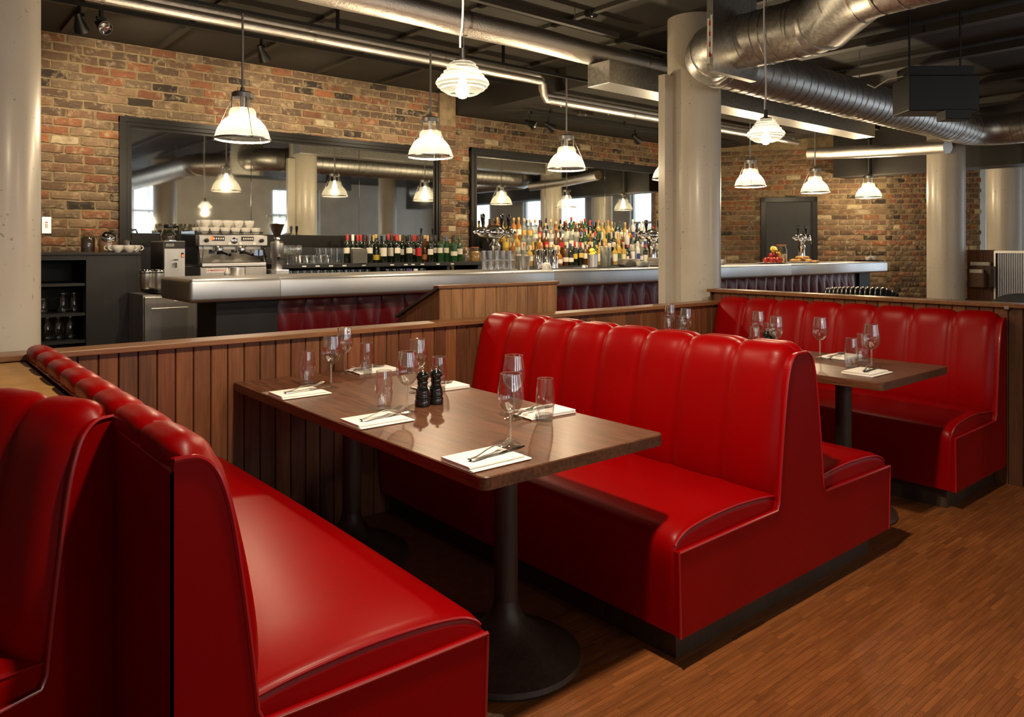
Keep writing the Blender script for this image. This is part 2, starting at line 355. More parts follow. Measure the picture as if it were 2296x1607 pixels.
# ------------------------------------------------------------------ the room
struct('ceiling', MB().box(XLEFT, XRIGHT, YBACK, YW, ZC, ZC + 0.2), 'ceiling_paint', label='dark painted ceiling crossed by battens and pipes')
def brick_wall(name, p0, p1, z0, z1, holes, label, nparts=300, hide=lambda px: False, header=False, course=0.081, pitch=0.231, first=0):
    p0 = Vector(p0); p1 = Vector(p1); d = (p1 - p0); Lw = d.length; d.normalize(); n = Vector((d.y, -d.x))  # n points to the room
    rz = math.atan2(d.y, d.x)
    mb = MB(); back = -n * 0.2
    q = [p0, p1, p1 + back, p0 + back]
    mb.add([(a.x, a.y, 0) for a in q] + [(a.x, a.y, ZC) for a in q], [(0,1,5,4),(1,2,6,5),(2,3,7,6),(3,0,4,7),(4,5,6,7),(3,2,1,0)])
    wall = struct(name, mb, 'mortar', label=label)
    if header: pitch *= 0.5
    bl, bh, bt = pitch - 0.012, course - 0.012, 0.018
    r = random.Random(11 + first); variants = []
    def brick_mb(L0):
        m = MB(); nx, nz = 6, 3; fr = []
        for k in range(nz):
            row = []
            for i in range(nx):
                u = -L0/2 + L0*i/(nx-1); w = -bh/2 + bh*k/(nz-1); e = 0
                if i in (0, nx-1): u += r.uniform(-.010,.003)*(1 if i else -1); e = 1
                if k in (0, nz-1): w += r.uniform(-.008,.002)*(1 if k else -1); e = 1
                row.append((u, -(bt - 0.005*e - r.uniform(0,.005)), w))
            fr.append(row)
        vs = [p for row in fr for p in row]; fs = [(k*nx+i, k*nx+i+1, (k+1)*nx+i+1, (k+1)*nx+i) for k in range(nz-1) for i in range(nx-1)]
        rim = [i for i in range(nx)] + [(k+1)*nx-1 for k in range(1,nz)] + [(nz-1)*nx+i for i in range(nx-2,-1,-1)] + [k*nx for k in range(nz-2,0,-1)]
        b0 = len(vs); vs += [(vs[i][0]*0.99, 0.004, vs[i][2]*0.99) for i in rim]; m_ = len(rim)
        fs += [(rim[i], b0+i, b0+(i+1)%m_, rim[(i+1)%m_]) for i in range(m_)]
        return m.add(vs, fs)
    var = [brick_mb(bl) for _ in range(8)]; half = [brick_mb(pitch/2-0.013) for _ in range(3)]
    cand = []
    nrow = int(math.ceil((z1 - z0) / course - .01))
    for k in range(nrow):
        zc = z0 + (k + 0.5) * course; off = (0.5 if k % 2 else 0.0) * pitch + r.uniform(-.02,.02)
        i = 0; u = -off
        while u < Lw:
            uc = u + pitch/2; u += pitch
            if uc < 0.02 or uc > Lw - .02: 
                continue
            if any(a < uc - bl/2 + .03 and uc + bl/2 - .03 < b_ and c < zc - bh/2 + .01 and zc + bh/2 - .01 < e for a, b_, c, e in holes): continue
            P = p0 + d*uc; px = pix((P.x, P.y, zc)); dp = depth((P.x, P.y))
            if dp < 1: continue
            vis = -10 < px[0] < 2306 and -10 < px[1] < 700 and not hide(px)
            cand.append((0 if vis else 1, dp, uc, zc))
    cand.sort(); rest = MB(); mp = [v.mesh('brick') for v in var]
    for q_, (nv, dp, uc, zc) in enumerate(cand):
        P = p0 + d*uc
        if q_ < nparts and not nv:
            me = mp[r.randrange(8)]; o = link('brick', me, 'brick', wall, (P.x, P.y, zc), rz); o.rotation_euler = (r.uniform(-.02,.02), r.uniform(-.012,.012), rz + (PI if False else 0))
        elif dp > 0:
            v = var[r.randrange(8)]; cs, sn = math.cos(rz), math.sin(rz)
            rest.add([(P.x + x*cs - y*sn, P.y + x*sn + y*cs, zc + z) for x, y, z in v.v], v.f)
    if rest.v:
        o = link('brick_field', rest.mesh('brick_field', False, False, False), 'brick', wall); o['kind'] = 'stuff'
    return wall
M1 = (1.644, 5.184, 1.40, 2.553); M2 = (5.628, 9.415, 1.40, 2.61)
LC = Vector((0.26, 3.85))
brick_wall('wall_bar', (XLEFT, YW), (10.30, YW), 0.80, ZC, [(a - XLEFT, b - XLEFT, 0.0, d) for a, b, c, d in (M1, M2)] + [(5.38 - XLEFT, 20, 2.99, 9), (5.15 - XLEFT, 5.39 - XLEFT, 0, 9)],
           'long reclaimed brick wall behind the bar', 300, lambda px: px[0] < 88 or 1490 < px[0] < 1614 or px[1] > 640)
# brick pier between the mirrors, a hand proud of the wall
pier = thing('brick_pier', 'narrow brick pier standing between the two black-framed mirrors', 'pier', (5.27, YW, 0))
obj('core', MB().box(-.115, .115, -.06, -.024, 0, ZC - .002), 'mortar', pier)
r = random.Random(3); vm = []
for L0 in (.105, .215):
    vm.append(MB().bbox(-L0/2, L0/2, -.012, .004, -.034, .034, .006).mesh('brick'))
for k in range(20):
    z = 1.22 + k*0.081 + .04
    if k % 2: link('brick', vm[1], 'brick', pier, (0, -.06, z))
    else:
        for s in (-1, 1): link('brick', vm[0], 'brick', pier, (s*.0575, -.06, z))
# angled far wall, then a turn in header bricks
FA, FB, FC_ = (10.30, YW), (12.02, 5.30), (13.05, 4.32)
da = Vector(FB) - Vector(FA); La = da.length
def far_u(px, y=500):
    rr = ray(px, y); ex = Vector(FA); dd = da.normalized()
    det = dd.x*(-rr[1]) + rr[0]*dd.y
    return (-ex.x*(-rr[1]) + (-rr[0])*ex.y)/det if abs(det) > 1e-9 else 0
def far_pt(px, y):
    rr = ray(px, y); dd = da.normalized(); n = Vector((dd.y, -dd.x)); t = (Vector(FA).dot(n))/(rr[0]*n.x + rr[1]*n.y); return Vector((rr[0]*t, rr[1]*t, EYE + rr[2]*t))
dA, dB = far_pt(1705, 443), far_pt(1832, 441)
uA, uB = (dA.xy - Vector(FA)).length, (dB.xy - Vector(FA)).length
brick_wall('wall_far', FA, FB, 0.5, 2.9, [(uA, uB, 0, dA.z)], 'shadowed brick wall around the black door', 300, lambda px: px[1] > 680, first=1)
brick_wall('wall_turn', FB, FC_, 0.5, 2.9, [], 'brick wall of headers behind the far concrete column', 260, lambda px: px[1] > 680, header=True, first=2)
# door in the far wall
dd = da.normalized(); rzf = math.atan2(dd.y, dd.x)
dr = thing('door_1', 'plain black door in a wide black frame in the brick wall', None, ((dA.x+dB.x)/2, (dA.y+dB.y)/2, 0), rzf); dr['kind'] = 'structure'
W = (uB - uA)/2; H = dA.z
obj('door_leaf', MB().bbox(-W+.07, W-.07, -.02, .03, 0.01, H-.07, .004), 'door_black', dr)
for s in (-1, 1): obj('door_jamb', MB().bbox(s*W - .04*(1+s), s*W + .04*(1-s), -.05, .03, 0, H, .005), 'frame_black', dr)
obj('door_head', MB().bbox(-W, W, -.05, .03, H-.08, H, .005), 'frame_black', dr)
# other walls of the room, with windows
def window_wall(name, axis, pos, a0, a1, wins, zb, zt, label):
    mb = MB(); t = 0.2; s = 1 if pos > 0 else -1
    lo, hi = sorted((pos, pos + s*t))
    def bx(u0, u1, z0, z1):
        if axis == 'Y': mb.box(u0, u1, lo, hi, z0, z1)
        else: mb.box(lo, hi, u0, u1, z0, z1)
    cur = a0
    for a, b in wins:
        bx(cur, a, 0, ZC); bx(a, b, 0, zb); bx(a, b, zt, ZC); cur = b
    bx(cur, a1, 0, ZC)
    struct(name, mb, 'plaster', label=label)
    for k, (a, b) in enumerate(wins):
        wn = thing('window_%d' % (window_wall.n), 'tall grey-framed window in the %s' % label.split(' with')[0], None); window_wall.n += 1; wn['kind'] = 'structure'
        def fr(nm, u0, u1, z0, z1, d=0.03, mt='grey_metal'):
            m2 = MB()
            if axis == 'Y': m2.box(u0, u1, pos + s*.1 - d, pos + s*.1 + d, z0, z1)
            else: m2.box(pos + s*.1 - d, pos + s*.1 + d, u0, u1, z0, z1)
            obj(nm, m2, mt, wn)
        for u in (a, (a+b)/2 - .025, b - .05): fr('window_frame', u, u + .05, zb, zt)
        for z in (zb, (zb+zt)/2 + .3, zt - .05): fr('window_rail', a, b, z, z + .05, .028)
        if axis == 'Y' and k == 2:
            sl = MB().box(0, b - a - .04, -.012, .012, 0, .002).mesh('slat')
            for q in range(24): link('slat', sl, 'white_plastic', wn, (a + .02, pos + .02, 3.0 - q*.05)).rotation_euler = (0.35, 0, 0)
window_wall.n = 1
window_wall('wall_back', 'Y', YBACK, XLEFT, XRIGHT, WIN_BACK, 0.9, 3.0, 'plaster wall opposite the bar with tall windows')
window_wall('wall_right', 'X', XRIGHT, YBACK, 5.6, WIN_RIGHT, 0.5, 2.75, 'glazed side wall of the dining room')
struct('wall_left', MB().box(XLEFT - .2, XLEFT, YBACK, YW, 0, ZC), 'plaster', label='plain plaster wall at the end of the dining room')
# dropped soffit beside the pier and the dark beam by the far windows
struct('trim_1', MB().box(5.42, 10.6, 4.75, YW - .005, 2.99, ZC - .002), 'ceiling_paint', label='dropped dark ceiling soffit over the bottles')
struct('trim_2', MB().box(11.25, 11.7, -3.0, 5.75, 2.44, ZC - .002), 'beam_paint', label='deep black beam above the far window bay')
# ------------------------------------------------------------------ floor of narrow wood strips
fl = struct('floor', MB().box(XLEFT, XRIGHT, YBACK, YW, -0.05, 0.0), 'floor_base', label='warm brown floor of narrow wooden strips')
SW, SL = 0.019, 0.19
cand = []
r = random.Random(5)
yy = -0.1
while yy < 2.0:
    xx = 0.9 + r.uniform(0, SL)
    while xx < 6.0:
        p = pix((xx + SL/2, yy + SW/2, 0)); dp = depth((xx + SL/2, yy + SW/2))
        if dp > .5 and -40 < p[0] < 2340 and p[1] < 1680 and not (xx > 4.95 and yy > 1.5): cand.append((dp, xx, yy))
        xx += SL
    yy += SW
strips = [MB().add([(0.0001,0.0001,0),(L_-.0001,0.0001,0),(L_-.0001,SW-.0001,0),(.0001,SW-.0001,0),(.0004,.0004,.0025),(L_-.0004,.0004,.0025),(L_-.0004,SW-.0004,.0025),(.0004,SW-.0004,.0025)],
        [(4,5,6,7),(0,1,5,4),(1,2,6,5),(2,3,7,6),(3,0,4,7)]) for L_ in (SL, )]
sm_ = strips[0].mesh('strip'); field = MB(); cand.sort()
def strip_shown(x, y): return y < 1.47 and 1.25 < x
shown = [c for c in cand if strip_shown(c[1], c[2])]; near = set(shown[:300])
for c in cand:
    if c in near: link('strip', sm_, 'floor_strip', fl, (c[1], c[2], 0))
    else: field.add([(x + c[1], y + c[2], z) for x, y, z in strips[0].v], strips[0].f)
o = link('strip_field', field.mesh('strip_field', False, False, False), 'floor_strip', fl); o['kind'] = 'stuff'
# ------------------------------------------------------------------ columns
def column(x, y, rad, label):
    o = obj('column', MB().lathe([(1e-4,0),(rad,0),(rad,ZC),(1e-4,ZC)], 48, (x, y, 0)), 'concrete', None, 30); tag(o, label, None, None, 'structure'); return o
dl = Vector(ray(92, 556)[:2]); tl_ = 3.88 / dl.y; dl_n = dl.normalized(); lc = dl * tl_ + Vector((-dl_n.y, dl_n.x)) * 0.225
column(lc.x, lc.y, 0.225, 'smooth concrete column rising behind the plank partition beside the black cabinet')
c2 = ond(1556, 556, 6.20); col2 = column(c2.x, c2.y, 0.215, 'smooth concrete column where the two plank partitions meet')
sp = ond(1497.5, 556, 6.1); obj('casing', MB().bbox(sp.x - .06, sp.x + .06, sp.y - .02, sp.y + .05, 0.0, 2.75, .004), 'concrete', col2)
c3 = ond(2121, 556, 9.65); column(c3.x, c3.y, 0.218, 'concrete column beside the menu stand at the far windows')
c4 = ond(2254, 556, 10.6); column(c4.x, c4.y, 0.226, 'grey backlit column beyond the ribbed metal screen')
column(9.6, -1.2, 0.22, 'concrete column by the side windows'); column(4.6, -2.0, 0.22, 'concrete column by the back windows')
# ------------------------------------------------------------------ plank partitions
ZP = 0.948; YP = 3.385
part_ = thing('plank_partition', 'long low partition of dark vertical planks under a flat wooden cap', 'partition')
obj('core', MB().box(-1.6, 4.90, YP + .015, YP + .10, 0.0, ZP - .025), 'dark_wood', part_)
PW = 0.0735
pm = MB().add([(0.0015,0.004,0),(PW-.0015,.004,0),(PW-.0015,.004,ZP-.024),(.0015,.004,ZP-.024),(.0045,0,0),(PW-.0045,0,0),(PW-.0045,0,ZP-.024),(.0045,0,ZP-.024),(.0015,.016,0),(PW-.0015,.016,0),(PW-.0015,.016,ZP-.024),(.0015,.016,ZP-.024)],
    [(4,5,6,7),(0,4,7,3),(5,1,2,6),(0,3,11,8),(1,9,10,2)]).mesh('plank')
x = 0.44 - PW
while x < 4.86:
    link('plank', pm, 'plank_wood', part_, (x, YP, 0.0)); x += PW
obj('cap', MB().bbox(-1.6, 4.95, YP - .022, YP + .118, ZP - .024, ZP, .003), 'cap_wood', part_)
XP2, ZP2 = 4.93, 1.034
cp = thing('cross_partition', 'taller plank partition behind the far red banquette', 'partition')
obj('core', MB().box(XP2 + .016, XP2 + .10, 0.9, 3.50, 0, ZP2 - .024), 'dark_wood', cp)
pm2 = MB().add([(0.004,.0015,0),(.004,PW-.0015,0),(.004,PW-.0015,ZP2-.024),(.004,.0015,ZP2-.024),(0,.0045,0),(0,PW-.0045,0),(0,PW-.0045,ZP2-.024),(0,.0045,ZP2-.024),(.016,.0015,0),(.016,PW-.0015,0),(.016,PW-.0015,ZP2-.024),(.016,.0015,ZP2-.024)],
    [(4,5,6,7),(0,4,7,3),(5,1,2,6),(0,3,11,8),(1,9,10,2)]).mesh('plank')
y = 0.9
while y < 3.47:
    link('plank', pm2, 'plank_wood', cp, (XP2, y, 0)); y += PW
obj('cap', MB().bbox(XP2 - .022, XP2 + .12, 0.9, 3.525, ZP2 - .024, ZP2, .003), 'cap_wood', cp)
for k in range(2): obj('plank', MB().box(XP2 + .004 + k*.047, XP2 + .048 + k*.047, 3.502, 3.512, ZP - .02, ZP2 - .024), 'plank_wood', cp)
# waiter station behind the partition: planked front, raked sides in darker wood that paints in their shade
st = thing('waiter_station', 'pale plank waiter station with a raked side rising behind the partition', 'station')
X0, X1, YS, ZS, YB_, ZB_ = 2.456, 3.385, 3.60, 1.134, 4.05, 0.935
n = 11; w = (X1 - X0)/n
pst = MB().add([(0.0012,0.003,0),(w-.0012,.003,0),(w-.0012,.003,ZS-.016),(.0012,.003,ZS-.016),(.0035,0,0),(w-.0035,0,0),(w-.0035,0,ZS-.016),(.0035,0,ZS-.016)],[(4,5,6,7),(0,4,7,3),(5,1,2,6)]).mesh('plank')
for k in range(n): link('plank', pst, 'station_wood', st, (X0 + k*w, YS, 0))
obj('carcass', MB().prism([(YS+.004,0),(YB_,0),(YB_,ZB_-.016),(YS+.004,ZS-.016)], 0, X0 + .014, X1 - .014), 'dark_wood', st)
for xs, sgn in ((X0, 1), (X1 - .014, -1)):
    for k in range(5):
        ya, yb = YS + k*(YB_-YS)/5 + .0015, YS + (k+1)*(YB_-YS)/5 - .0015
        za, zb = (ZS - .016 + (ZB_-ZS)*(ya-YS)/(YB_-YS), ZS - .016 + (ZB_-ZS)*(yb-YS)/(YB_-YS))
        obj('shaded_side_plank', MB().prism([(ya,0),(yb,0),(yb,zb),(ya,za)], 0, xs, xs + .014), 'plank_wood', st)
obj('cap', MB().bbox(X0 - .01, X1 + .012, YS - .012, YS + .05, ZS - .018, ZS, .003), 'cap_wood', st)
for xs in (X0 - .012, X1 - .03): obj('raked_cap', MB().prism([(YS,ZS-.018),(YB_+.02,ZB_-.02),(YB_+.02,ZB_-.002),(YS,ZS)], 0, xs, xs + .042), 'dark_wood', st)
# plywood filler top between the two splayed banquettes
ply = obj('filler_board', MB().prism([(.405,1.99),(.405,3.358),(-.16,3.358),(-.02,3.0)], 2, .905, .922), 'ply'); tag(ply, 'bare plywood board filling the gap between two red banquette backs', 'board')

# ------------------------------------------------------------------ red banquettes
def catmull(P, k):
    out = []; n = len(P)
    for i in range(n-1):
        a, b_, c, d = P[max(i-1,0)], P[i], P[i+1], P[min(i+2,n-1)]
        for j in range(k):
            t = j/k
            out.append(tuple(0.5*((2*b_[q]) + (-a[q]+c[q])*t + (2*a[q]-5*b_[q]+4*c[q]-d[q])*t*t + (-a[q]+3*b_[q]-3*c[q]+d[q])*t**3) for q in range(2)))
    out.append(P[-1]); return out
BACKP = [(.150,.37),(.158,.42),(.168,.48),(.166,.56),(.152,.66),(.132,.76),(.108,.86),(.088,.915),(.064,.952),(.036,.968),(.012,.966),(.001,.952),(.0,.925)]
SEATP = [(.735,.112),(.742,.20),(.750,.30),(.752,.365),(.742,.405),(.715,.432),(.66,.450),(.55,.462),(.40,.466),(.25,.458),(.155,.445)]
def banquette(parent, S, Lb, lobes, near_end=True, panel=True):
    # S(s, t, z): s from the rear plane towards the seat front, t along the bench from its open end
    prof = catmull(BACKP, 3); npf = len(prof); rows = []; per = 12
    nrm = []
    for i in range(npf):
        a, b_ = prof[max(i-1,0)], prof[min(i+1,npf-1)]; ds, dz = b_[0]-a[0], b_[1]-a[1]; l = math.hypot(ds, dz); nrm.append((dz/l, -ds/l))
    for j in range(lobes*per + 1):
        tau = (j % per)/per; t = Lb*j/(lobes*per)
        bul = (1 - abs(2*tau - 1)**4.5)
        ef = 1.0
        if near_end and t < .07: ef = math.sqrt(max(0, 1 - (1 - t/.07)**2))
        row = []
        for i, (s, z) in enumerate(prof):
            q = i/(npf-1); fall = min(1, q/.12) * min(1, (1-q)/.14)
            o = 0.020*bul*fall
            if near_end and t < .07: o = o*ef - .022*(1-ef)
            if near_end and .02 < t < .10 and .52 < q < .86: o += .0015*math.sin(q*60)*math.sin((t-.02)/.08*PI)
            row.append(S(s + nrm[i][0]*o, t, z + nrm[i][1]*o))
        rows.append(row)
    bk = obj('backrest', MB().grid(rows), 'red_leather', parent, 75)
    # seat cushion with waterfall front
    sp_ = catmull(SEATP, 3); rows = []
    for t, dz, dsx in [(0.004,-.030,-.012),(.008,-.012,-.005),(.02,-.004,-.001)] + [(.04 + (Lb-.04)*k/10, 0, 0) for k in range(11)]:
        row = []
        for s, z in sp_:
            kz = max(0, min(1, (z - .36)/.07)); cr = 0.010*math.sin(PI*min(1,max(0,(t-.02)/(Lb-.02)))) * kz if t > .02 else 0
            row.append(S(s + dsx*(1-kz*.5), t, z + dz*kz + cr))
        rows.append(row)
    mb = MB().grid(rows)
    first = rows[0]; top = [p for p in first if p[2] > .375]
    mb.add(top + [S(.165, .004, .385), S(.735, .004, .375)], [tuple(range(len(top)+2))])
    obj('seat', mb, 'red_leather', parent, 50)
    if near_end:
        edge = [S(s - .004, .008, z - .012*max(0, min(1,(z-.36)/.07)) + .003) for s, z in sp_ if z > .395]
        obj('seat_piping', MB().tube(edge, .004, 6), 'piping_red', parent, True)
    return bk
def panel_outline():
    return [(.735,.11),(.745,.385),(.175,.392),(.160,.42)] + catmull([(.160,.42),(.140,.60),(.112,.80),(.092,.885),(.072,.928),(.045,.950),(.015,.953)], 4)[1:]
def end_panel(parent, S, halves):
    for k, (S_) in enumerate(halves): pass
def make_single(name, label, loc, rotz, sgn, Lb, lobes, group=None, near=True):
    t_ = thing(name, label, 'banquette', loc, rotz, group)
    def S(s, t, z): return (sgn*s, t, z)
    banquette(t_, S, Lb, lobes, near)
    pl = panel_outline() + [(0.0,.952),(0.0,.11)]
    obj('end_panel', MB().prism([(sgn*s, z) for s, z in pl], 1, -.014, .012), 'red_leather', t_)
    obj('panel_piping', MB().tube([(sgn*s, -.013, z) for s, z in pl[1:-1]], .0055, 6), 'piping_red', t_, True)
    obj('panel_piping', MB().tube([(sgn*s, -.013, z) for s, z in pl[:2]], .005, 6), 'piping_red', t_, True)
    obj('rear_panel', MB().box(min(0, sgn*.012), max(0, sgn*.012), -.012, Lb, .11, .93), 'red_leather', t_)
    obj('rear_piping', MB().tube([(sgn*.002, y_, .928) for y_ in (0, Lb)], .006, 6), 'piping_red', t_, True)
    obj('plinth', MB().box(*sorted((0, sgn*.68)), .05, Lb, 0.003, .112), 'dark_wood', t_)
    obj('bench_core', MB().box(*sorted((sgn*.02, sgn*.70)), .02, Lb, .111, .34), 'dark_wood', t_)
    return t_
YE = 1.503; LB = YP - .025 - YE
make_single('banquette', 'red leather banquette with tufted roll-top back facing the laid table from the plywood filler', (.417, YE, 0), 0, 1, LB, 8)
make_single('banquette', 'red leather banquette backing onto the taller cross partition', (4.905, YE, 0), 0, -1, LB, 8)
rL = math.atan2(.39, .92)
make_single('banquette', 'red leather banquette set askew beside the plywood filler board', (.415, 1.985, 0), rL, -1, 1.35, 6)
dbl = thing('double_banquette', 'double-sided red leather banquette standing between the two laid tables', 'banquette', (2.675, YE, 0))
for sg in (-1, 1):
    banquette(dbl, (lambda sg: (lambda s, t, z: (sg*(s + .0), t, z)))(sg), LB, 8, True)
po = panel_outline(); poly = [(-s, z) for s, z in po] + [(s, z) for s, z in reversed(po)]
obj('end_panel', MB().prism(poly, 1, -.014, .012), 'red_leather', dbl)
obj('panel_piping', MB().tube([(x_, -.013, z_) for x_, z_ in poly[1:-1]], .0055, 6), 'piping_red', dbl, True)
for sg in (-1, 1): obj('panel_piping', MB().tube([(sg*s, -.013, z) for s, z in po[:2]], .005, 6), 'piping_red', dbl, True)
obj('plinth', MB().box(-.68, .68, .05, LB, 0.003, .112), 'dark_wood', dbl)
obj('bench_core', MB().box(-.70, .70, .02, LB, .111, .34), 'dark_wood', dbl)
hd = obj('partition_rail', MB().bbox(4.90, 4.95, 1.475, 1.50, 1.0, 1.02, .003), 'grey_metal')
tag(hd, 'small grey metal bracket at the end of the far banquette', 'bracket')

# ------------------------------------------------------------------ tables
def table(label, x0, x1, y0, y1, zt=.75, zb=.714):
    t_ = thing('dining_table', label, 'table', ((x0+x1)/2, (y0+y1)/2, 0))
    w, d = (x1-x0)/2, (y1-y0)/2; R = .028
    def rr(in_):
        pts = []
        for cx, cy, a0, r_ in ((w-R, d-.004, 0, .004), (-w+R, d-.004, PI/2, .004), (-w+R, -d+R, PI, R), (w-R, -d+R, 1.5*PI, R)):
            if r_ < .01: cx = math.copysign(w - r_, cx)
            for k in range(7): a = a0 + PI/2*k/6; pts.append((cx + (r_-in_)*math.cos(a), cy + (r_-in_)*math.sin(a)))
        return pts
    o0, o1 = rr(0), rr(.003); n = len(o0); mb = MB()
    mb.add([(x,y,zb) for x,y in o0] + [(x,y,zt-.003) for x,y in o0] + [(x,y,zt) for x,y in o1],
        [tuple(range(n))[::-1], tuple(range(2*n,3*n))] + [(k*n+i, k*n+(i+1)%n, (k+1)*n+(i+1)%n, (k+1)*n+i) for k in range(2) for i in range(n)])
    obj('tabletop', mb, 'table_wood', t_, 30)
    for yy in (-d + .36, d - .40):
        obj('pedestal_base', MB().lathe([(1e-4,0.003),(.245,.003),(.250,.012),(.246,.028),(.20,.058),(.13,.085),(.075,.12),(.046,.17),(.040,.20),(1e-4,.20)], 40, (0, yy, 0)), 'dark_wood', t_, 40)
        obj('pedestal_column', MB().lathe([(.040,.20),(.039,.40),(.039,.69),(.10,.70),(.10,zb),(1e-4,zb)], 40, (0, yy, 0)), 'dark_wood', t_, 40)
    return t_
table('dark wooden dining table laid for six with two black pepper mills', 1.20, 1.942, 1.555, YP - .004)
table('dark wooden dining table laid between the double banquette and the cross partition', 3.40, 4.15, 1.515, YP - .004)
# ------------------------------------------------------------------ tableware
ZT = .75
def napkin_mesh():
    L_, Wd, h = .208, .150, .0055; mb = MB()
    def layer(x0, x1, y0, y1, z0, z1):
        rows = []
        n = 6
        for i in range(13):
            x = x0 + (x1-x0)*i/12; wob = .0012*math.sin(i*1.3)
            pr = [(y0 + .002, z0)] + [(y0 - .003*math.sin(PI*k/n), z0 + (z1-z0)*k/n) for k in range(1, n)] + [(y0 + .002, z1), ((y0+y1)/2, z1 + wob), (y1 - .002, z1)] + [(y1, z1 - .001), (y1, z0 + .0005), (y0 + .002, z0)]
            rows.append([(x + .002*math.sin(z*400 + i), y, z) for y, z in pr])
        mb.grid(rows); mb.add(rows[0][:-1], [tuple(range(len(rows[0])-1))]); mb.add(rows[-1][:-1], [tuple(range(len(rows[-1])-1))])
    layer(-L_/2, L_/2, -Wd/2, Wd/2, 0.001, h)
    layer(-L_/2 + .004, L_/2 - .012, -Wd/2 + .016, Wd/2 - .001, h + .0003, 2*h + .002)
    return mb.mesh('napkin', 50)
NAP = napkin_mesh(); NAP.materials.append(MATS['napkin'])
def knife_proto():
    t_ = thing('table_knife', 'k', 'knife')
    hp = []
    for i, (x, w, h) in enumerate([(-.105,.004,.003),(-.100,.0085,.0042),(-.07,.008,.004),(-.03,.006,.0035),(-.008,.0045,.003),(0,.006,.003)]):
        hp.append([(x, w*math.cos(a), .004 + h*math.sin(a)) for a in [2*PI*k/8 for k in range(9)]])
    obj('handle', MB().grid(hp), 'steel', t_, True)
    bl = []
    for x, y0, y1 in [(0,-.005,.005),(.02,-.008,.006),(.07,-.0085,.0065),(.10,-.006,.0062),(.115,.001,.005)]:
        bl.append([(x, y0, .0036), (x, y1, .0052), (x, y1, .0036), (x, y0, .0034)])
    obj('blade', MB().grid([r_ + [r_[0]] for r_ in bl]), 'chrome', t_, 30)
    return t_
def fork_proto():
    t_ = thing('table_fork', 'f', 'fork')
    pts = [(-.095,0,.004),(-.06,0,.005),(-.01,0,.014),(.025,0,.016),(.05,0,.011)]
    pr = [(.0065,.0018),(.0055,.0018),(.0035,.0016),(.0032,.0016),(.010,.0014)]; rows = []
    for (x, y, z), (w, h) in zip(pts, pr): rows.append([(x, w*math.cos(a), z + h*math.sin(a)) for a in [2*PI*k/8 for k in range(9)]])
    obj('handle', MB().grid(rows), 'steel', t_, True)
    for k in range(4):
        y = -.0088 + k*.00587
        obj('tine', MB().tube([(.049, y, .0108), (.065, y, .0085), (.085, y, .012), (.105, y, .019)], [.0016,.0015,.0013,.0006], 6), 'steel', t_, True)
    return t_
def wine_proto():
    t_ = thing('wine_glass', 'w', 'wine glass')
    obj('foot', MB().lathe([(.0362,.0),(.0365,.0015),(.028,.004),(.012,.007),(.0052,.012),(.0045,.02)], 32), 'thin_glass', t_, 60)
    obj('stem', MB().lathe([(.0045,.02),(.0038,.035),(.0036,.07),(.0042,.090),(.0058,.098)], 16), 'heavy_glass', t_, True)
    obj('bowl', MB().lathe([(.0010,.0985),(.0070,.099),(.020,.106),(.032,.121),(.0390,.140),(.0405,.155),(.0385,.178),(.0350,.200),(.0322,.222),(.0312,.2222),(.0340,.200),(.0375,.178),(.0395,.155),(.0380,.140),(.0312,.122),(.0195,.1075),(.0065,.1015),(.0010,.101)], 36), 'thin_glass', t_, True)
    obj('rim', MB().lathe([(.0310,.2218),(.0317,.2230),(.0324,.2218)], 36), 'rim_highlight', t_, True)  # ring added as a painted highlight along the rim
    return t_
def tumbler_proto():
    t_ = thing('water_tumbler', 't', 'tumbler')
    obj('wall', MB().lathe([(.0270,.016),(.0315,.04),(.0335,.07),(.0330,.095),(.0300,.125),(.0280,.147),(.0270,.1472),(.0290,.125),(.0320,.095),(.0325,.07),(.0305,.04),(.0260,.017)], 32), 'thin_glass', t_, True)
    obj('rim', MB().lathe([(.0268,.1468),(.0275,.1480),(.0282,.1468)], 32), 'rim_highlight', t_, True)  # highlight painted on the lip by an added bright ring
    obj('base', MB().lathe([(1e-4,.0),(.0250,.0),(.0258,.003),(.0270,.0158),(1e-4,.0158)], 32), 'heavy_glass', t_, 50)
    return t_
def mill_proto():
    t_ = thing('pepper_mill', 'm', 'pepper mill')
    obj('body', MB().lathe([(1e-4,0),(.0285,0),(.0292,.003),(.0292,.022),(.0270,.026),(.0262,.030),(.0280,.035),(.0270,.041),(.0248,.045),(.0262,.052),(.0240,.062),(.0190,.072),(.0172,.078),(.0200,.086),(.0205,.091),(.0180,.098),(1e-4,.098)], 32), 'black_gloss', t_, True)
    obj('head', MB().lathe([(1e-4,.0985),(.0190,.0985),(.0215,.102),(.0245,.112),(.0225,.122),(.0150,.130),(.0080,.132),(1e-4,.132)], 32), 'black_gloss', t_, True)
    obj('knob', MB().lathe([(1e-4,.132),(.0045,.132),(.0035,.137),(.0060,.140),(.0062,.145),(.003,.149),(1e-4,.149)], 16), 'chrome', t_, True)
    return t_
PROTO = {}
def put(key, maker, loc, rotz, label, group=None):
    if key not in PROTO:
        o = maker(); PROTO[key] = o; o.location = loc; o.rotation_euler = (0,0,rotz); o['label'] = label
        if group: o['group'] = group
        return o
    o = dup(PROTO[key], loc, rotz, label)
    if group: o['group'] = group
    elif 'group' in o.keys(): del o['group']
    return o
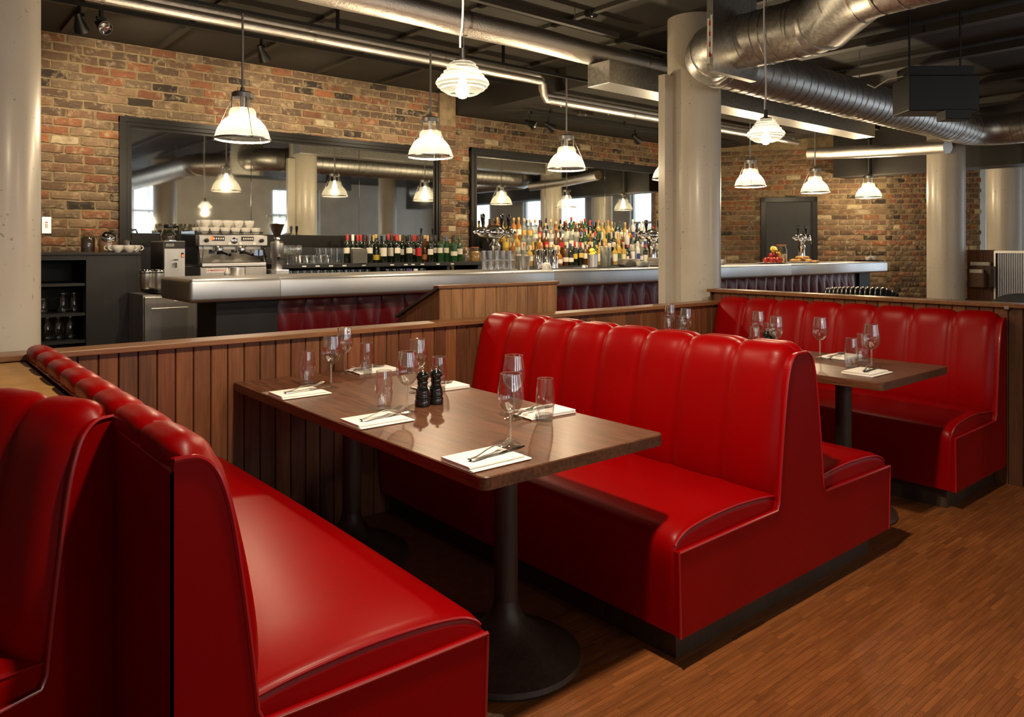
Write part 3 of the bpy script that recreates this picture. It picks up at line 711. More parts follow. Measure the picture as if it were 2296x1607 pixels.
def setting(nx, ny, side, where, grp, glass=None, tumbler=None, table_name='', jitter=0.0):
    rz = 0 if side > 0 else PI
    o = link('napkin', NAP, None, None, (nx, ny, ZT), rz + jitter); tag(o, 'folded white napkin %s' % where, 'napkin', grp % 'napkins')
    c, s = math.cos(rz), math.sin(rz)
    def loc(dx, dy, dz): return (nx + c*dx - s*dy, ny + s*dx + c*dy, ZT + dz)
    put('knife', knife_proto, loc(.035, -.012, .0125), rz + .10 + jitter, 'steel table knife on the napkin %s' % where, grp % 'knives')
    put('fork', fork_proto, loc(.02, .006, .0165), rz + .26 + jitter, 'steel dinner fork %s' % where, grp % 'forks')
    if glass: put('wine', wine_proto, (glass[0], glass[1], ZT), 0, 'empty stemmed wine glass %s' % where, grp % 'wine glasses')
    if tumbler: put('tumbler', tumbler_proto, (tumbler[0], tumbler[1], ZT), 0, 'clear water tumbler %s' % where, grp % 'tumblers')
G1 = '%s on the table laid for six'; G2 = '%s on the table by the cross partition'
near_b1 = 'on the six-place table beside the banquette next to the plywood filler'
near_b2 = 'on the six-place table beside the double banquette'
for (nx, ny, sd, g, t_, wh) in [
    (1.308, 2.93, 1, (1.476, 2.985), (1.428, 3.115), 'at the partition, left-bench side of the six-place table'),
    (1.308, 2.30, 1, (1.464, 2.353), (1.418, 2.44), 'by the pepper mills, left-bench side of the six-place table'),
    (1.305, 1.682, 1, (1.450, 1.745), None, 'at the aisle end, left-bench side of the six-place table'),
    (1.835, 3.265, -1, (1.682, 3.262), (1.768, 3.205), 'at the partition, double-banquette side of the six-place table'),
    (1.835, 2.68, -1, (1.700, 2.65), (1.775, 2.605), 'by the pepper mills, double-banquette side of the six-place table'),
    (1.835, 2.035, -1, (1.706, 2.035), (1.764, 1.935), 'at the aisle end, double-banquette side of the six-place table')]:
    wh = wh.replace('left-bench', 'filler-board')
    setting(nx, ny, sd, wh, G1, g, t_, '', -.05 if sd < 0 else 0)
put('mill', mill_proto, (1.569, 2.412, ZT), 0, 'glossy black turned pepper mill in the middle of the six-place table', 'pair of mills on the six-place table')
put('mill', mill_proto, (1.634, 2.418, ZT), 1, 'glossy black turned pepper mill in the middle of the six-place table', 'pair of mills on the six-place table')
for (nx, ny, sd, g, t_, wh) in [
    (3.62, 1.685, 1, (3.752, 1.722), (3.735, 1.815), 'at the aisle end, double-banquette side of the far table'),
    (4.035, 2.02, -1, (3.905, 2.07), (3.960, 1.865), 'at the aisle end, cross-partition side of the far table'),
    (3.61, 2.30, 1, (3.794, 2.266), (3.836, 2.427), 'by the mills, double-banquette side of the far table'),
    (4.04, 2.62, -1, (4.00, 2.506), (4.10, 2.489), 'by the mills, cross-partition side of the far table'),
    (3.61, 2.92, 1, (3.837, 2.909), (3.892, 3.096), 'at the partition, double-banquette side of the far table'),
    (4.04, 3.25, -1, (4.035, 3.19), (4.09, 3.142), 'at the partition, cross-partition side of the far table')]:
    o = wh
    if (nx, sd) == (3.62, 1): setting(nx, ny, sd, wh, G2, g, t_)
    else: setting(nx, ny, sd, wh, G2, g, t_)
for q in ((3.85, 2.36), (3.92, 2.37)): put('mill', mill_proto, q + (ZT,), 0, 'black mill among the glasses of the far table', 'pair of mills on the far table')

# ------------------------------------------------------------------ the bar
YB, ZB, XB0, XB1, BT = 4.85, 1.156, 1.45, 11.08, .150
bar = thing('bar_counter', 'long zinc-topped bar counter with dark red padded front', 'bar counter')
def rrect(y0, y1, z0, z1, r_, n=5):
    pts = []
    for cy, cz, a0 in ((y1-r_, z1-r_, 0), (y0+r_, z1-r_, PI/2), (y0+r_, z0+r_, PI), (y1-r_, z0+r_, 1.5*PI)):
        for k in range(n): a = a0 + PI/2*k/(n-1); pts.append((cy + r_*math.cos(a), cz + r_*math.sin(a)))
    return pts
def zinc_section(x0, x1, ra, rb):
    rows = []
    for rr_, xa, sg in ((ra, x0, 1), (rb, x1, -1)):
        ks = range(5) if sg > 0 else range(4, -1, -1)
        for k in ks:
            a = PI/2*k/4; ins = rr_*(1 - math.sin(a)); x = xa + sg*rr_*(1 - math.cos(a))
            rows.append([(x, y, z) for y, z in rrect(YB + ins, YB + .65 - ins, ZB - BT + ins, ZB - ins, max(.006, .026 - ins))])
    rows = [r_ + [r_[0]] for r_ in rows]
    mb = MB().grid(rows); mb.add(rows[0][:-1], [tuple(range(len(rows[0])-1))]); mb.add(rows[-1][:-1], [tuple(range(len(rows[0])-1))])
    return mb
seams = [XB0] + [onY(px, 620, YB).x for px in (629, 1243, 1775)] + [XB1]
for k in range(4):
    obj('zinc_section', zinc_section(seams[k] + (.0008 if k else 0), seams[k+1] - (.0008 if k < 3 else 0), .024 if k == 0 else .0015, .024 if k == 3 else .0015), 'zinc', bar, 40)
YF = YB + .20
obj('bar_carcass', MB().box(1.68, 10.95, YF + .03, YB + .60, 0, ZB - BT), 'black_paint', bar)
obj('end_post', MB().bbox(1.675, 2.095, YF - .005, YF + .04, 0, ZB - BT - .005, .003), 'black_paint', bar)
CW = .2065; rows = []
for i in range(13):
    tau = i/12; bl = (1 - abs(2*tau-1)**2.4)*.035
    rows.append([(tau*CW, .03 - bl*math.sin(PI*min(1, max(.0, q*1.06)))**.35, .06 + q*.93) for q in [k/14 for k in range(15)]])
chm = MB().grid(rows).mesh('channel', 80)
x = 2.10
while x < 10.55:
    link('channel', chm, 'maroon_leather', bar, (x, YF, 0)); x += CW
obj('end_post', MB().bbox(10.62, 10.95, YF - .005, YF + .04, 0, ZB - BT - .005, .003), 'black_paint', bar)
obj('foot_plinth', MB().box(1.75, 10.9, YF + .01, YF + .06, 0.0, .06), 'black_metal', bar)
# ------------------------------------------------------------------ mirrors
def mirror(label, x0, x1, zb, zt, seam_px):
    t_ = thing('wall_mirror', label, 'mirror', (0, YW, 0)); fw = .105
    def rail(nm, a0, a1, z0, z1, vert):
        mb = MB()
        for k, (i0, i1, pr) in enumerate(((0,.045,.062),(.045,.062,.050),(.062,.080,.056),(.080,.105,.036))):
            if vert == 'L': mb.box(a0+i0, a0+i1, -pr, .0, z0 + 0, z1 - i0)
            elif vert == 'R': mb.box(a1-i1, a1-i0, -pr, .0, z0, z1 - i0)
            else: mb.box(a0+i0, a1-i0, -pr-.0004, .0, z1-i1, z1-i0)
        obj(nm, mb, 'frame_black', t_)
    rail('stile', x0, x1, zb, zt, 'L'); rail('stile', x0, x1, zb, zt, 'R'); rail('top_rail', x0, x1, zb, zt, 'T')
    obj('bottom_rail', MB().bbox(x0 + .1, x1 - .1, -.05, 0, zb, 1.488, .003), 'frame_black', t_)
    xs = [x0 + .10] + [onY(px, 400, YW - .03).x for px in seam_px] + [x1 - .10]
    for a, b_ in zip(xs, xs[1:]): obj('pane', MB().bbox(a + .0012, b_ - .0012, -.030, -.022, 1.48, zt - .10, .002), 'mirror_glass', t_)
    return t_
mirror('wide wall mirror in a moulded black frame above the coffee machine', M1[0], M1[1], 1.36, M1[3], (563, 805))
mirror('wide wall mirror in a moulded black frame behind the spirit bottles', M2[0], M2[1], 1.36, M2[3], (1222, 1356))
# ------------------------------------------------------------------ back bar furniture
YC = 6.95
cab = thing('open_cabinet', 'tall black open-shelf cabinet against the brick wall', 'cabinet', (0, 0, 0))
ca, cb = onY(20, 567, YC).x, onY(316, 567, YC).x; cm = onY(193, 567, YC).x; zc = 1.313
obj('top', MB().bbox(ca, cb, YC - .01, 7.55, zc - .02, zc, .002), 'black_paint', cab)
obj('door', MB().bbox(cm, cb - .03, YC, YC + .03, .06, zc - .022, .002), 'black_paint', cab)
obj('side', MB().box(cb - .03, cb, YC, 7.54, .0, zc - .02), 'black_paint', cab); obj('side', MB().box(ca, ca + .02, YC, 7.54, 0, zc - .02), 'black_paint', cab); obj('divider', MB().box(cm, cm + .02, YC + .031, 7.53, 0, zc - .021), 'black_paint', cab)
obj('back', MB().box(ca, cb, 7.545, 7.56, 0, zc - .02), 'black_paint', cab)
SH = [onY(140, y, YC).z for y in (636, 704, 766)] + [.08]
for z in SH: obj('shelf', MB().box(ca + .021, cm - .001, YC + .02, 7.53, z - .022, z), 'black_paint', cab)
obj('fascia', MB().box(ca, cm, YC + .001, YC + .02, zc - .06, zc - .021), 'black_paint', cab)
bb = thing('back_counter', 'black back counter under the mirror holding the coffee machine', 'counter')
zk = 1.02; x2 = cb + .004
obj('worktop', MB().bbox(x2, 9.45, 6.45, 7.53, zk - .035, zk, .003), 'black_paint', bb)
spl = obj('splash_panel', MB().box(x2, 5.15, 7.531, 7.545, zk, 1.36), 'black_paint'); tag(spl, 'black splash panel below the wide mirror', 'panel')
obj('carcass', MB().box(3.05, 9.45, 6.50, 7.5, 0, zk - .036), 'black_paint', bb)
fr = thing('under_counter_fridge', 'stainless double-door fridge under the back counter', 'fridge')
fx = [onY(px, 700, 6.47).x for px in (322, 437, 560)]
obj('body', MB().box(fx[0], fx[2], 6.49, 6.94, 0.0, zk - .045), 'brushed_steel', fr)
for a, b_ in ((fx[0], fx[1]), (fx[1] + .012, fx[2])):
    dr_ = obj('door', MB().bbox(a + .004, b_ - .004, 6.45, 6.49, .10, zk - .06, .004), 'brushed_steel', fr)
    obj('door_panel', MB().bbox(a + .05, b_ - .06, 6.443, 6.452, .14, zk - .15, .003), 'steel', dr_)
obj('badge', MB().box(fx[1] - .17, fx[1] - .10, 6.446, 6.45, zk - .10, zk - .075), 'white_plastic', fr)
# things on and in the cabinet
def jar(name, label, px, base_z, Y, rad, h, fill_mat, fill, lid='terracotta_rubber', cat='jar', group=None):
    P = onY(px, 556, Y); t_ = thing(name, label, cat, (P.x, Y, base_z), 0, group)
    obj('glass', MB().lathe([(rad*.96,0),(rad,.01),(rad,h*.72),(rad*.8,h*.84),(rad*.8,h*.93)], 24), 'jar_glass', t_, True)
    if fill_mat: obj('contents', MB().lathe([(1e-4,.006),(rad*.94,.006),(rad*.95,h*fill),(rad*.5,h*fill+.006),(1e-4,h*fill+.004)], 20), fill_mat, t_, 50)
    obj('lid', MB().lathe([(1e-4,h*.94),(rad*.84,h*.94),(rad*.86,h*.955),(rad*.84,h),(1e-4,h)], 24), lid, t_, 40)
    return t_
jar('preserving_jar', 'dark-filled preserving jar with a red rubber seal on the black cabinet', 197, zc, 7.25, .055, .20, 'beans', .62)
P = onY(242, 556, 7.22); cj = thing('cookie_jar', 'slanted glass cookie jar with a round chrome lid on the black cabinet', 'jar', (P.x, 7.22, zc))
obj('glass', MB().lathe([(.07,0),(.075,.02),(.078,.09),(.068,.14),(.05,.165)], 24), 'jar_glass', cj, True)
obj('contents', MB().lathe([(1e-4,.004),(.068,.004),(.072,.08),(.068,.12),(1e-4,.128)], 20), 'cocoa', cj, 50)
lid = obj('lid', MB().lathe([(1e-4,.035),(.012,.035),(.015,.022),(.04,.016),(.062,0),(.064,-.008),(1e-4,-.008)], 24), 'chrome', cj, 40); lid.location = (0, -.045, .145); lid.rotation_euler = (1.0, 0, 0)
def cup_proto(mat='ceramic'):
    t_ = thing('teacup', 'c', 'cup')
    obj('bowl', MB().lathe([(1e-4,.004),(.020,.004),(.022,0),(.026,.006),(.038,.022),(.043,.045),(.044,.062),(.0415,.062),(.040,.045),(.035,.024),(1e-4,.010)], 24), mat, t_, 60)
    obj('handle', MB().tube([(.036 + .028*math.sin(a)**.8, 0, .037 + .019*math.cos(a)) for a in [PI*i/10 for i in range(11)]], .005, 8), mat, t_, True)
    return t_
for k, (px, yy, rz) in enumerate(((252,7.09,2.6),(263,6.99,2.9),(278,7.09,-.6),(290,6.99,.2),(304,7.06,.1))):
    put('cup', cup_proto, (onY(px,556,yy).x, yy, zc), rz, 'white teacup in the row on the black cabinet', 'teacups on the black cabinet')
P = onY(288, 556, 7.2); sh = thing('sugar_shaker', 'small chrome-lidded shaker behind the teacups', 'shaker', (P.x, 7.2, zc)); obj('body', MB().lathe([(1e-4,0),(.03,0),(.03,.075),(1e-4,.075)], 20), 'jar_glass', sh, 40); obj('lid', MB().lathe([(.031,.07),(.032,.10),(.02,.108),(1e-4,.108)], 20), 'chrome', sh, 40)
for k, (px, zi, rad, h) in enumerate(((141,1,.04,.16),(166,1,.04,.16),(106,2,.045,.19),(131,2,.045,.19),(157,2,.045,.19),(96,1,.04,.12))):
    P = onY(px, 556, 7.15); t_ = thing('storage_jar', 'empty glass jar on the %s shelf of the black cabinet' % ('middle', 'lower')[zi-1], 'jar', (P.x, 7.15, SH[zi]), 0, 'jars in the black cabinet')
    obj('glass', MB().lathe([(1e-4,.004),(rad*.95,.004),(rad,.015),(rad,h*.75),(rad*.75,h*.88),(rad*.75,h)], 20), 'jar_glass', t_, True); obj('rim', MB().lathe([(rad*.76,h-.012),(rad*.79,h-.006),(rad*.76,h)], 20), 'heavy_glass', t_, True)
for k, px in enumerate((328, 354)):
    P = onY(px, 556, 6.60); t_ = thing('steel_canister', 'lidded stainless canister on the back counter beside the fridge', 'canister', (P.x, 6.60, zk), 0, 'pair of steel canisters')
    obj('body', MB().lathe([(1e-4,.0),(.046,.0),(.048,.004),(.048,.125),(1e-4,.125)], 28), 'steel', t_, 40); obj('lid', MB().lathe([(1e-4,.126),(.050,.126),(.051,.131),(.051,.150),(.046,.156),(1e-4,.157)], 28), 'chrome', t_, 40)
# light switch
P = onY(104, 505, YW - .014); sw = thing('light_switch', 'brushed metal fused switch plate on the brick wall', 'switch', (P.x, YW - .014, P.z))
obj('plate', MB().bbox(-.036, .036, -.008, 0, -.072, .072, .002), 'steel', sw); obj('rocker', MB().bbox(-.010, .010, -.012, -.008, -.022, .016, .001), 'white_plastic', sw); obj('indicator', MB().box(-.010, .010, -.011, -.008, .022, .030), 'p_red', sw)
# filter coffee brewer
def text(name, s, size, loc, mat, parent, rot=(PI/2, 0, 0), bold=0.0):
    c = bpy.data.curves.new(name, 'FONT'); c.body = s; c.size = size; c.align_x = 'CENTER'; c.align_y = 'CENTER'; c.extrude = .0006; c.offset = bold; c.materials.append(MATS[mat])
    o = bpy.data.objects.new(name, c); COL.objects.link(o); me = bpy.data.meshes.new_from_object(o.evaluated_get(bpy.context.evaluated_depsgraph_get())); bpy.data.objects.remove(o); bpy.data.curves.remove(c)
    if not me.materials: me.materials.append(MATS[mat])
    o = link(name, me, None, parent, loc); o.rotation_euler = rot; return o
YM = 6.72
bx0, bx1 = onY(368, 556, YM).x, onY(415, 556, YM).x; bw = (bx1 - bx0)/2; zt_ = onY(390, 540, YM).z
br = thing('filter_brewer', 'steel filter coffee brewer with a glass pot on top', 'coffee brewer', ((bx0+bx1)/2, YM, zk))
hb = zt_ - zk
obj('body', MB().bbox(-bw, bw, 0, .42, 0, hb, .004), 'brushed_steel', br); obj('side_panel', MB().box(-bw - .002, -bw, .03, .41, .02, hb - .01), 'black_metal', br)
fp = obj('fascia', MB().bbox(-bw + .001, bw - .001, -.004, .002, hb - .065, hb - .004, .001), 'black_paint', br)
text('lettering', 'BRAVILOR\nBONAMAT', .014, (-bw*.45, -.005, hb - .036), 'white_plastic', br)
obj('switch', MB().box(bw*.62, bw*.86, -.006, 0, hb - .14, hb - .10), 'black_metal', br); obj('pilot_lamp', MB().box(bw*.66, bw*.82, -.008, -.006, hb - .135, hb - .115), 'red_lamp', br)
tp = obj('tap', MB().tube([(.0,0,hb-.19),(.0,-.04,hb-.19),(.0,-.045,hb-.225)], .010, 8), 'chrome', br, True); obj('tap_lever', MB().bbox(-.014,.014,-.055,-.03,hb-.165,hb-.155,.002), 'black_metal', br)
obj('hot_plate', MB().lathe([(1e-4,0),(.07,0),(.07,.008),(1e-4,.008)], 24, (0,.14,hb)), 'chrome', br, 40)
pot = thing('coffee_pot', 'glass coffee pot with a black lid and handle on the brewer', 'coffee pot', ((bx0+bx1)/2 - .01, YM + .14, zt_ + .009))
obj('glass', MB().lathe([(1e-4,0),(.060,0),(.066,.012),(.062,.045),(.045,.085),(.038,.105)], 24), 'jar_glass', pot, True); obj('coffee', MB().lathe([(1e-4,.002),(.058,.002),(.063,.012),(.061,.040),(1e-4,.041)], 24), 'beans', pot, 40)
obj('lid', MB().lathe([(1e-4,.105),(.041,.105),(.043,.112),(.040,.130),(.015,.136),(1e-4,.137)], 24), 'black_gloss', pot, 40); obj('handle', MB().tube([(.04,0,.11),(.075,0,.118),(.088,0,.09),(.075,0,.045)], .009, 8), 'black_gloss', pot, True)
# espresso machine
ex0, ex1 = onY(449, 556, YM).x, onY(598, 556, YM).x; ew = (ex1 - ex0)/2
es = thing('espresso_machine', 'two-group chrome espresso machine with cups stacked on top', 'espresso machine', ((ex0+ex1)/2, YM, zk))
def hz(y): return onY(525, y, YM).z - zk
obj('base', MB().bbox(-ew, ew, 0, .50, .02, hz(598), .006), 'brushed_steel', es)
for sx in (-1, 1):
    for yy in (.05, .45): obj('foot', MB().lathe([(1e-4,0),(.02,0),(.02,.02),(1e-4,.02)], 12, (sx*(ew-.05), yy, 0)), 'black_metal', es, 40)
obj('drip_tray', MB().bbox(-ew + .01, ew - .01, -.015, .30, hz(597), hz(589), .004), 'steel', es)
obj('splash_back', MB().bbox(-ew + .015, ew - .015, .16, .18, hz(589), hz(551), .002), 'chrome', es)
rows = [[(x, .06 + .10*q + .02*math.sin(q*PI), hz(588) + (hz(566)-hz(588))*(q**.6)*(0.55 + .45*math.cos(x/ew*1.5))) for q in [k/6 for k in range(7)]] for x in [-ew + .02 + (2*ew-.04)*i/20 for i in range(21)]]
obj('cup_tray', MB().grid(rows), 'steel', es, True)
cpn = obj('control_panel', MB().bbox(-ew - .01, ew + .01, .0, .10, hz(551), hz(527), .006), 'brushed_steel', es)
obj('body', MB().bbox(-ew + .01, ew - .01, .10, .50, hz(560), hz(527), .005), 'brushed_steel', es)
for sx in (-1, 1):
    obj('side_panel', MB().prism([(.02,hz(592)),(.50,hz(592)),(.50,hz(518)),(.12,hz(518)),(.08,hz(552))], 0, sx*ew - .012, sx*ew + .012), 'black_gloss', es)
    kn = obj('steam_knob', MB().lathe([(1e-4,0),(.016,0),(.018,.02),(.014,.034),(1e-4,.036)], 16), 'black_metal', es, 40); kn.location = (sx*(ew - .05), .0, (hz(551)+hz(527))/2); kn.rotation_euler = (PI/2, 0, 0)
    wd = obj('steam_wand', MB().tube([(sx*(ew-.03), .03, hz(551)), (sx*(ew-.02), -.02, hz(560)), (sx*(ew-.005), -.03, hz(586))], .0045, 6), 'chrome', es, True)
gd = obj('pressure_gauge', MB().lathe([(1e-4,0),(.026,0),(.028,.006),(.028,.012),(.022,.014),(1e-4,.014)], 24), 'chrome', es, 40); gd.location = (0, .001, (hz(551)+hz(527))/2); gd.rotation_euler = (PI/2, 0, 0)
for sx in (-.48, .40):
    kp = obj('keypad', MB().bbox(ew*sx - .055, ew*sx + .055, -.006, .0, hz(540), hz(530), .001), 'black_paint', es)
    for q in range(5): obj('button', MB().box(ew*sx - .043 + q*.0195, ew*sx - .032 + q*.0195, -.009, -.006, hz(537), hz(533)), 'white_plastic', kp)
for sx in (-.15, .18, .60): obj('switch', MB().box(ew*sx - .013, ew*sx + .013, -.006, 0, hz(549), hz(543)), 'white_plastic', es)
obj('pilot_lamp', MB().box(-ew*.70, -ew*.62, -.006, 0, hz(538), hz(531)), 'red_lamp', es)
for sx in (-.38, .30):
    gh = obj('group_head', MB().lathe([(1e-4,0),(.034,0),(.036,.02),(.034,.035),(.045,.05),(1e-4,.05)], 24, (ew*sx, .07, hz(551) - .05)), 'chrome', es, 40)
    obj('portafilter', MB().tube([(ew*sx, .06, hz(551)-.062), (ew*sx + .02, .0, hz(551)-.066), (ew*sx + .045, -.08, hz(551)-.080)], [.028,.012,.014], 10), 'black_gloss', gh, True)
bd = obj('badge', MB().box(-ew*.84, -ew*.28, -.003, 0, hz(610), hz(601)), 'white_plastic', es)
text('lettering', 'LA MARZOCCO', .0215, (-ew*.56, -.004, hz(605.3)), 'p_red', es, bold=.0005)
for q in range(3): obj('cup_rail', MB().tube([(-ew + .02, .02, hz(526) + .012*q), (ew - .02, .02, hz(526) + .012*q)], .003, 6), 'chrome', es, True)
for k in range(18):
    put('cup', cup_proto, ((ex0+ex1)/2 - ew + .06 + (k % 6)*.092, YM + .09 + .095*(k//6), zk + hz(526) + .003), PI/2, 'white coffee cup on top of the espresso machine', 'cups on the espresso machine')
for k in range(9):
    put('cup', cup_proto, ((ex0+ex1)/2 - ew + .08 + (k % 5)*.098, YM + .12 + .10*(k//5), zk + hz(526) + .068), PI/2, 'white coffee cup in the upper layer on the espresso machine', 'upper cups on the espresso machine')
# grinder
P = onY(624, 556, YM - .06); gr = thing('coffee_grinder', 'steel coffee grinder with a conical hopper of dark beans', 'coffee grinder', (P.x, YM - .06, zk))
def gz(y): return onY(611, y, YM - .06).z - zk
obj('base', MB().bbox(-.062, .062, -.10, .14, 0, gz(604), .006), 'steel', gr); obj('body', MB().lathe([(1e-4,gz(604)),(.05,gz(604)),(.048,gz(582)),(.058,gz(578)),(.06,gz(545)),(.045,gz(541)),(1e-4,gz(541))], 28, (0,.03,0)), 'steel', gr, 40)
obj('fork_rest', MB().bbox(-.03,.03,-.10,-.03,gz(582),gz(576),.003), 'black_metal', gr); obj('collar', MB().lathe([(.022,gz(541)),(.030,gz(535)),(.022,gz(530))], 20, (0,.03,0)), 'chrome', gr, True)
obj('hopper', MB().lathe([(.024,gz(532)),(.088,gz(490)),(.090,gz(484))], 28, (0,.03,0)), 'jar_glass', gr, True); obj('coffee_beans', MB().lathe([(1e-4,gz(531)),(.023,gz(531)),(.066,gz(502)),(1e-4,gz(500))], 24, (0,.03,0)), 'beans', gr, 50)
obj('hopper_lid', MB().lathe([(.091,gz(486)),(.093,gz(484)),(.092,gz(482)),(1e-4,gz(481))], 28, (0,.03,0)), 'jar_glass', gr, 40)
# small steel tin and white bottle between the machine and the bar
P = onY(531, 556, 5.62 + .2); 
# ------------------------------------------------------------------ wine shelf
YS1 = 6.98; ZS1 = onY(880, 589, YS1).z
sx0, sx1 = onY(632, 590, YS1).x, onY(1080, 590, YS1).x
ws = thing('bottle_shelf', 'black raised shelf along the back counter carrying the wine bottles', 'shelf')
obj('shelf_board', MB().bbox(sx0, sx1, YS1, 7.50, ZS1 - .04, ZS1, .003), 'black_paint', ws)
for px in (637, 850, 1008, 1077): obj('support', MB().box(onY(px,600,YS1).x - .02, onY(px,600,YS1).x + .02, YS1 + .02, 7.48, zk, ZS1 - .041), 'black_paint', ws)
for px in (682, 712, 742, 772, 816, 879, 910, 926, 947, 982, 1014): 
    X_ = onY(px, 593, YS1).x; obj('price_tag', MB().box(X_ - .022, X_ + .022, YS1 - .003, YS1 + .0, ZS1 - .028, ZS1 - .016), 'white_plastic', ws)
BP = {
 'bordeaux': ([(1e-4,0),(.036,0),(.0375,.004),(.0375,.185),(.034,.205),(.020,.225),(.0145,.238),(.0140,.285),(.0155,.287),(.0155,.297),(1e-4,.298)], (.0379,.07,.16), (.0158,.235,.300)),
 'burgundy': ([(1e-4,0),(.039,0),(.041,.004),(.041,.13),(.036,.165),(.022,.215),(.0150,.240),(.0145,.290),(1e-4,.291)], (.0414,.03,.085), (.0158,.262,.302)),
 'spirit': ([(1e-4,0),(.038,0),(.040,.004),(.040,.17),(.034,.19),(.018,.205),(.0145,.215),(.0145,.262),(1e-4,.263)], (.0404,.05,.15), (.0165,.255,.292)),
 'tall': ([(1e-4,0),(.034,0),(.036,.004),(.036,.205),(.030,.23),(.016,.25),(.0135,.262),(.0135,.300),(1e-4,.301)], (.0364,.06,.17), (.0155,.292,.325)),
 'squat': ([(1e-4,0),(.046,0),(.050,.006),(.050,.10),(.040,.135),(.020,.155),(.015,.165),(.015,.205),(1e-4,.206)], (.0504,.02,.095), (.019,.20,.245)),
 'flask': ([(1e-4,0),(.042,0),(.045,.005),(.046,.14),(.038,.172),(.017,.19),(.0145,.20),(.0145,.235),(1e-4,.236)], (.0464,.04,.125), (.0175,.228,.262)),
}
BM = {}
def lab_mesh(r_, z0, z1, w_): return MB().grid([[(r_*math.sin(a), -r_*math.cos(a), z) for z in (z0, z1)] for a in [-w_ + 2*w_*i/10 for i in range(11)]]).mesh('bottle_label', True, False)
for k_, (pr, lb, cp_) in BP.items():
    BM[k_] = (MB().lathe(pr, 18).mesh('bottle_body', 60), [lab_mesh(lb[0], lb[1] + (lb[2]-lb[1])*a_, lb[1] + (lb[2]-lb[1])*b_, w_) for a_, b_, w_ in ((0,1,1.35),(.35,1,1.1),(0,.55,1.5),(.15,.85,.9))], MB().lathe([(cp_[0],cp_[1]),(cp_[0],cp_[2]),(cp_[0]*.9,cp_[2]+.002),(1e-4,cp_[2]+.002)], 14).mesh('bottle_cap', 50))
MCACHE = {}
def bottle(kind, glass, labelm, capm, loc, desc, where, group, sc=1.0):
    words = {'g_dark':'dark glass','g_green':'green glass','g_brown':'brown glass','g_amber':'amber','g_gold':'golden','g_clear':'clear glass','g_frost':'frosted','g_blue':'blue glass','g_red':'red'}
    nm = {'bordeaux':'wine_bottle','burgundy':'wine_bottle'}.get(kind, 'spirit_bottle')
    t_ = thing(nm, '%s %s bottle, %s label, %s top, %s' % (words[glass], {'bordeaux':'square-shouldered','burgundy':'sloping','spirit':'straight','tall':'tall','squat':'squat','flask':'broad'}[kind], {'cream_label':'cream','paper':'buff'}.get(labelm, (labelm or 'p_no')[2:]), capm[2:], where), 'bottle', loc, math.atan2(loc[1], loc[0]) - PI/2 + rng.uniform(-.55, .55), group)
    t_.scale = (1, 1, sc)
    for part, me, mt in (('body', BM[kind][0], glass), ('label', BM[kind][1], labelm), ('cap', BM[kind][2], capm)):
        if mt is None: continue
        if part == 'label': lv = rng.randrange(4); me = me[lv]
        key = (kind, part, mt, lv if part == 'label' else 0)
        if key not in MCACHE: MCACHE[key] = me.copy(); MCACHE[key].materials.append(MATS[mt])
        o = bpy.data.objects.new('bottle_' + part if part != 'body' else 'body', MCACHE[key]); COL.objects.link(o); o.parent = t_
    return t_
WG = 'wine bottles on the back shelf'
front = [(829,'bordeaux','g_dark','cream_label','p_slate'),(843,'burgundy','g_dark','p_yellow','p_gold'),(861,'bordeaux','g_dark','cream_label','p_slate'),(878,'bordeaux','g_dark','cream_label','p_black'),(890,'bordeaux','g_dark','paper','p_red'),(903,'bordeaux','g_dark','cream_label','p_black'),(918,'bordeaux','g_dark','cream_label','p_black'),(928,'bordeaux','g_dark','cream_label','p_red'),(939,'bordeaux','g_dark','p_red','p_black'),(953,'burgundy','g_brown','p_orange','p_cork'),(965,'bordeaux','g_dark','cream_label','p_black'),(976,'bordeaux','g_dark','paper','p_black'),(988,'bordeaux','g_green','cream_label','p_black'),(1001,'bordeaux','g_green','paper','p_slate'),(1018,'bordeaux','g_green','cream_label','p_black'),(1030,'spirit','g_green','cream_label','p_green')]
for k, (px, kd, g, lb, cp_) in enumerate(front): bottle(kd, g, lb, cp_, (onY(px,556,7.03 + .085*(k%2)).x, 7.03 + .085*(k%2), ZS1), '', 'front of the wine shelf', WG)
back = [(779,'p_red'),(791,'p_white'),(802,'p_red'),(809,'p_red'),(818,'p_black'),(827,'p_red'),(838,'p_gold'),(850,'p_slate'),(862,'p_slate'),(871,'p_red'),(879,'p_red'),(888,'p_red'),(897,'p_cork'),(906,'p_black'),(915,'p_black'),(923,'p_black'),(930,'p_red'),(937,'p_red'),(945,'p_black'),(952,'p_cork'),(959,'p_cork'),(968,'p_black'),(978,'p_black'),(990,'p_black'),(1003,'p_slate'),(1015,'p_black')]
for k, (px, cp_) in enumerate(back):
    yy = 7.20 + .08*(k % 4); bottle('bordeaux', 'g_dark' if px < 985 else 'g_green', 'cream_label' if k % 3 else 'paper', cp_, (onY(px,556,yy).x, yy, ZS1 + (.012 if px in (871,879,888) else 0)), '', 'back of the wine shelf', WG)
# receipt printer
P = onY(815, 556, 7.04); pt = thing('receipt_printer', 'dark grey receipt printer in front of the wine bottles', 'printer', (P.x - .07, 6.99, ZS1), -.30)
obj('housing', MB().prism([(-.02,0),(.10,0),(.10,.15),(.03,.15),(-.02,.115)], 0, -.075, .075), 'chair_grey', pt); obj('paper_slot', MB().box(-.045,.045,.03,.05,.1505,.153), 'white_plastic', pt)
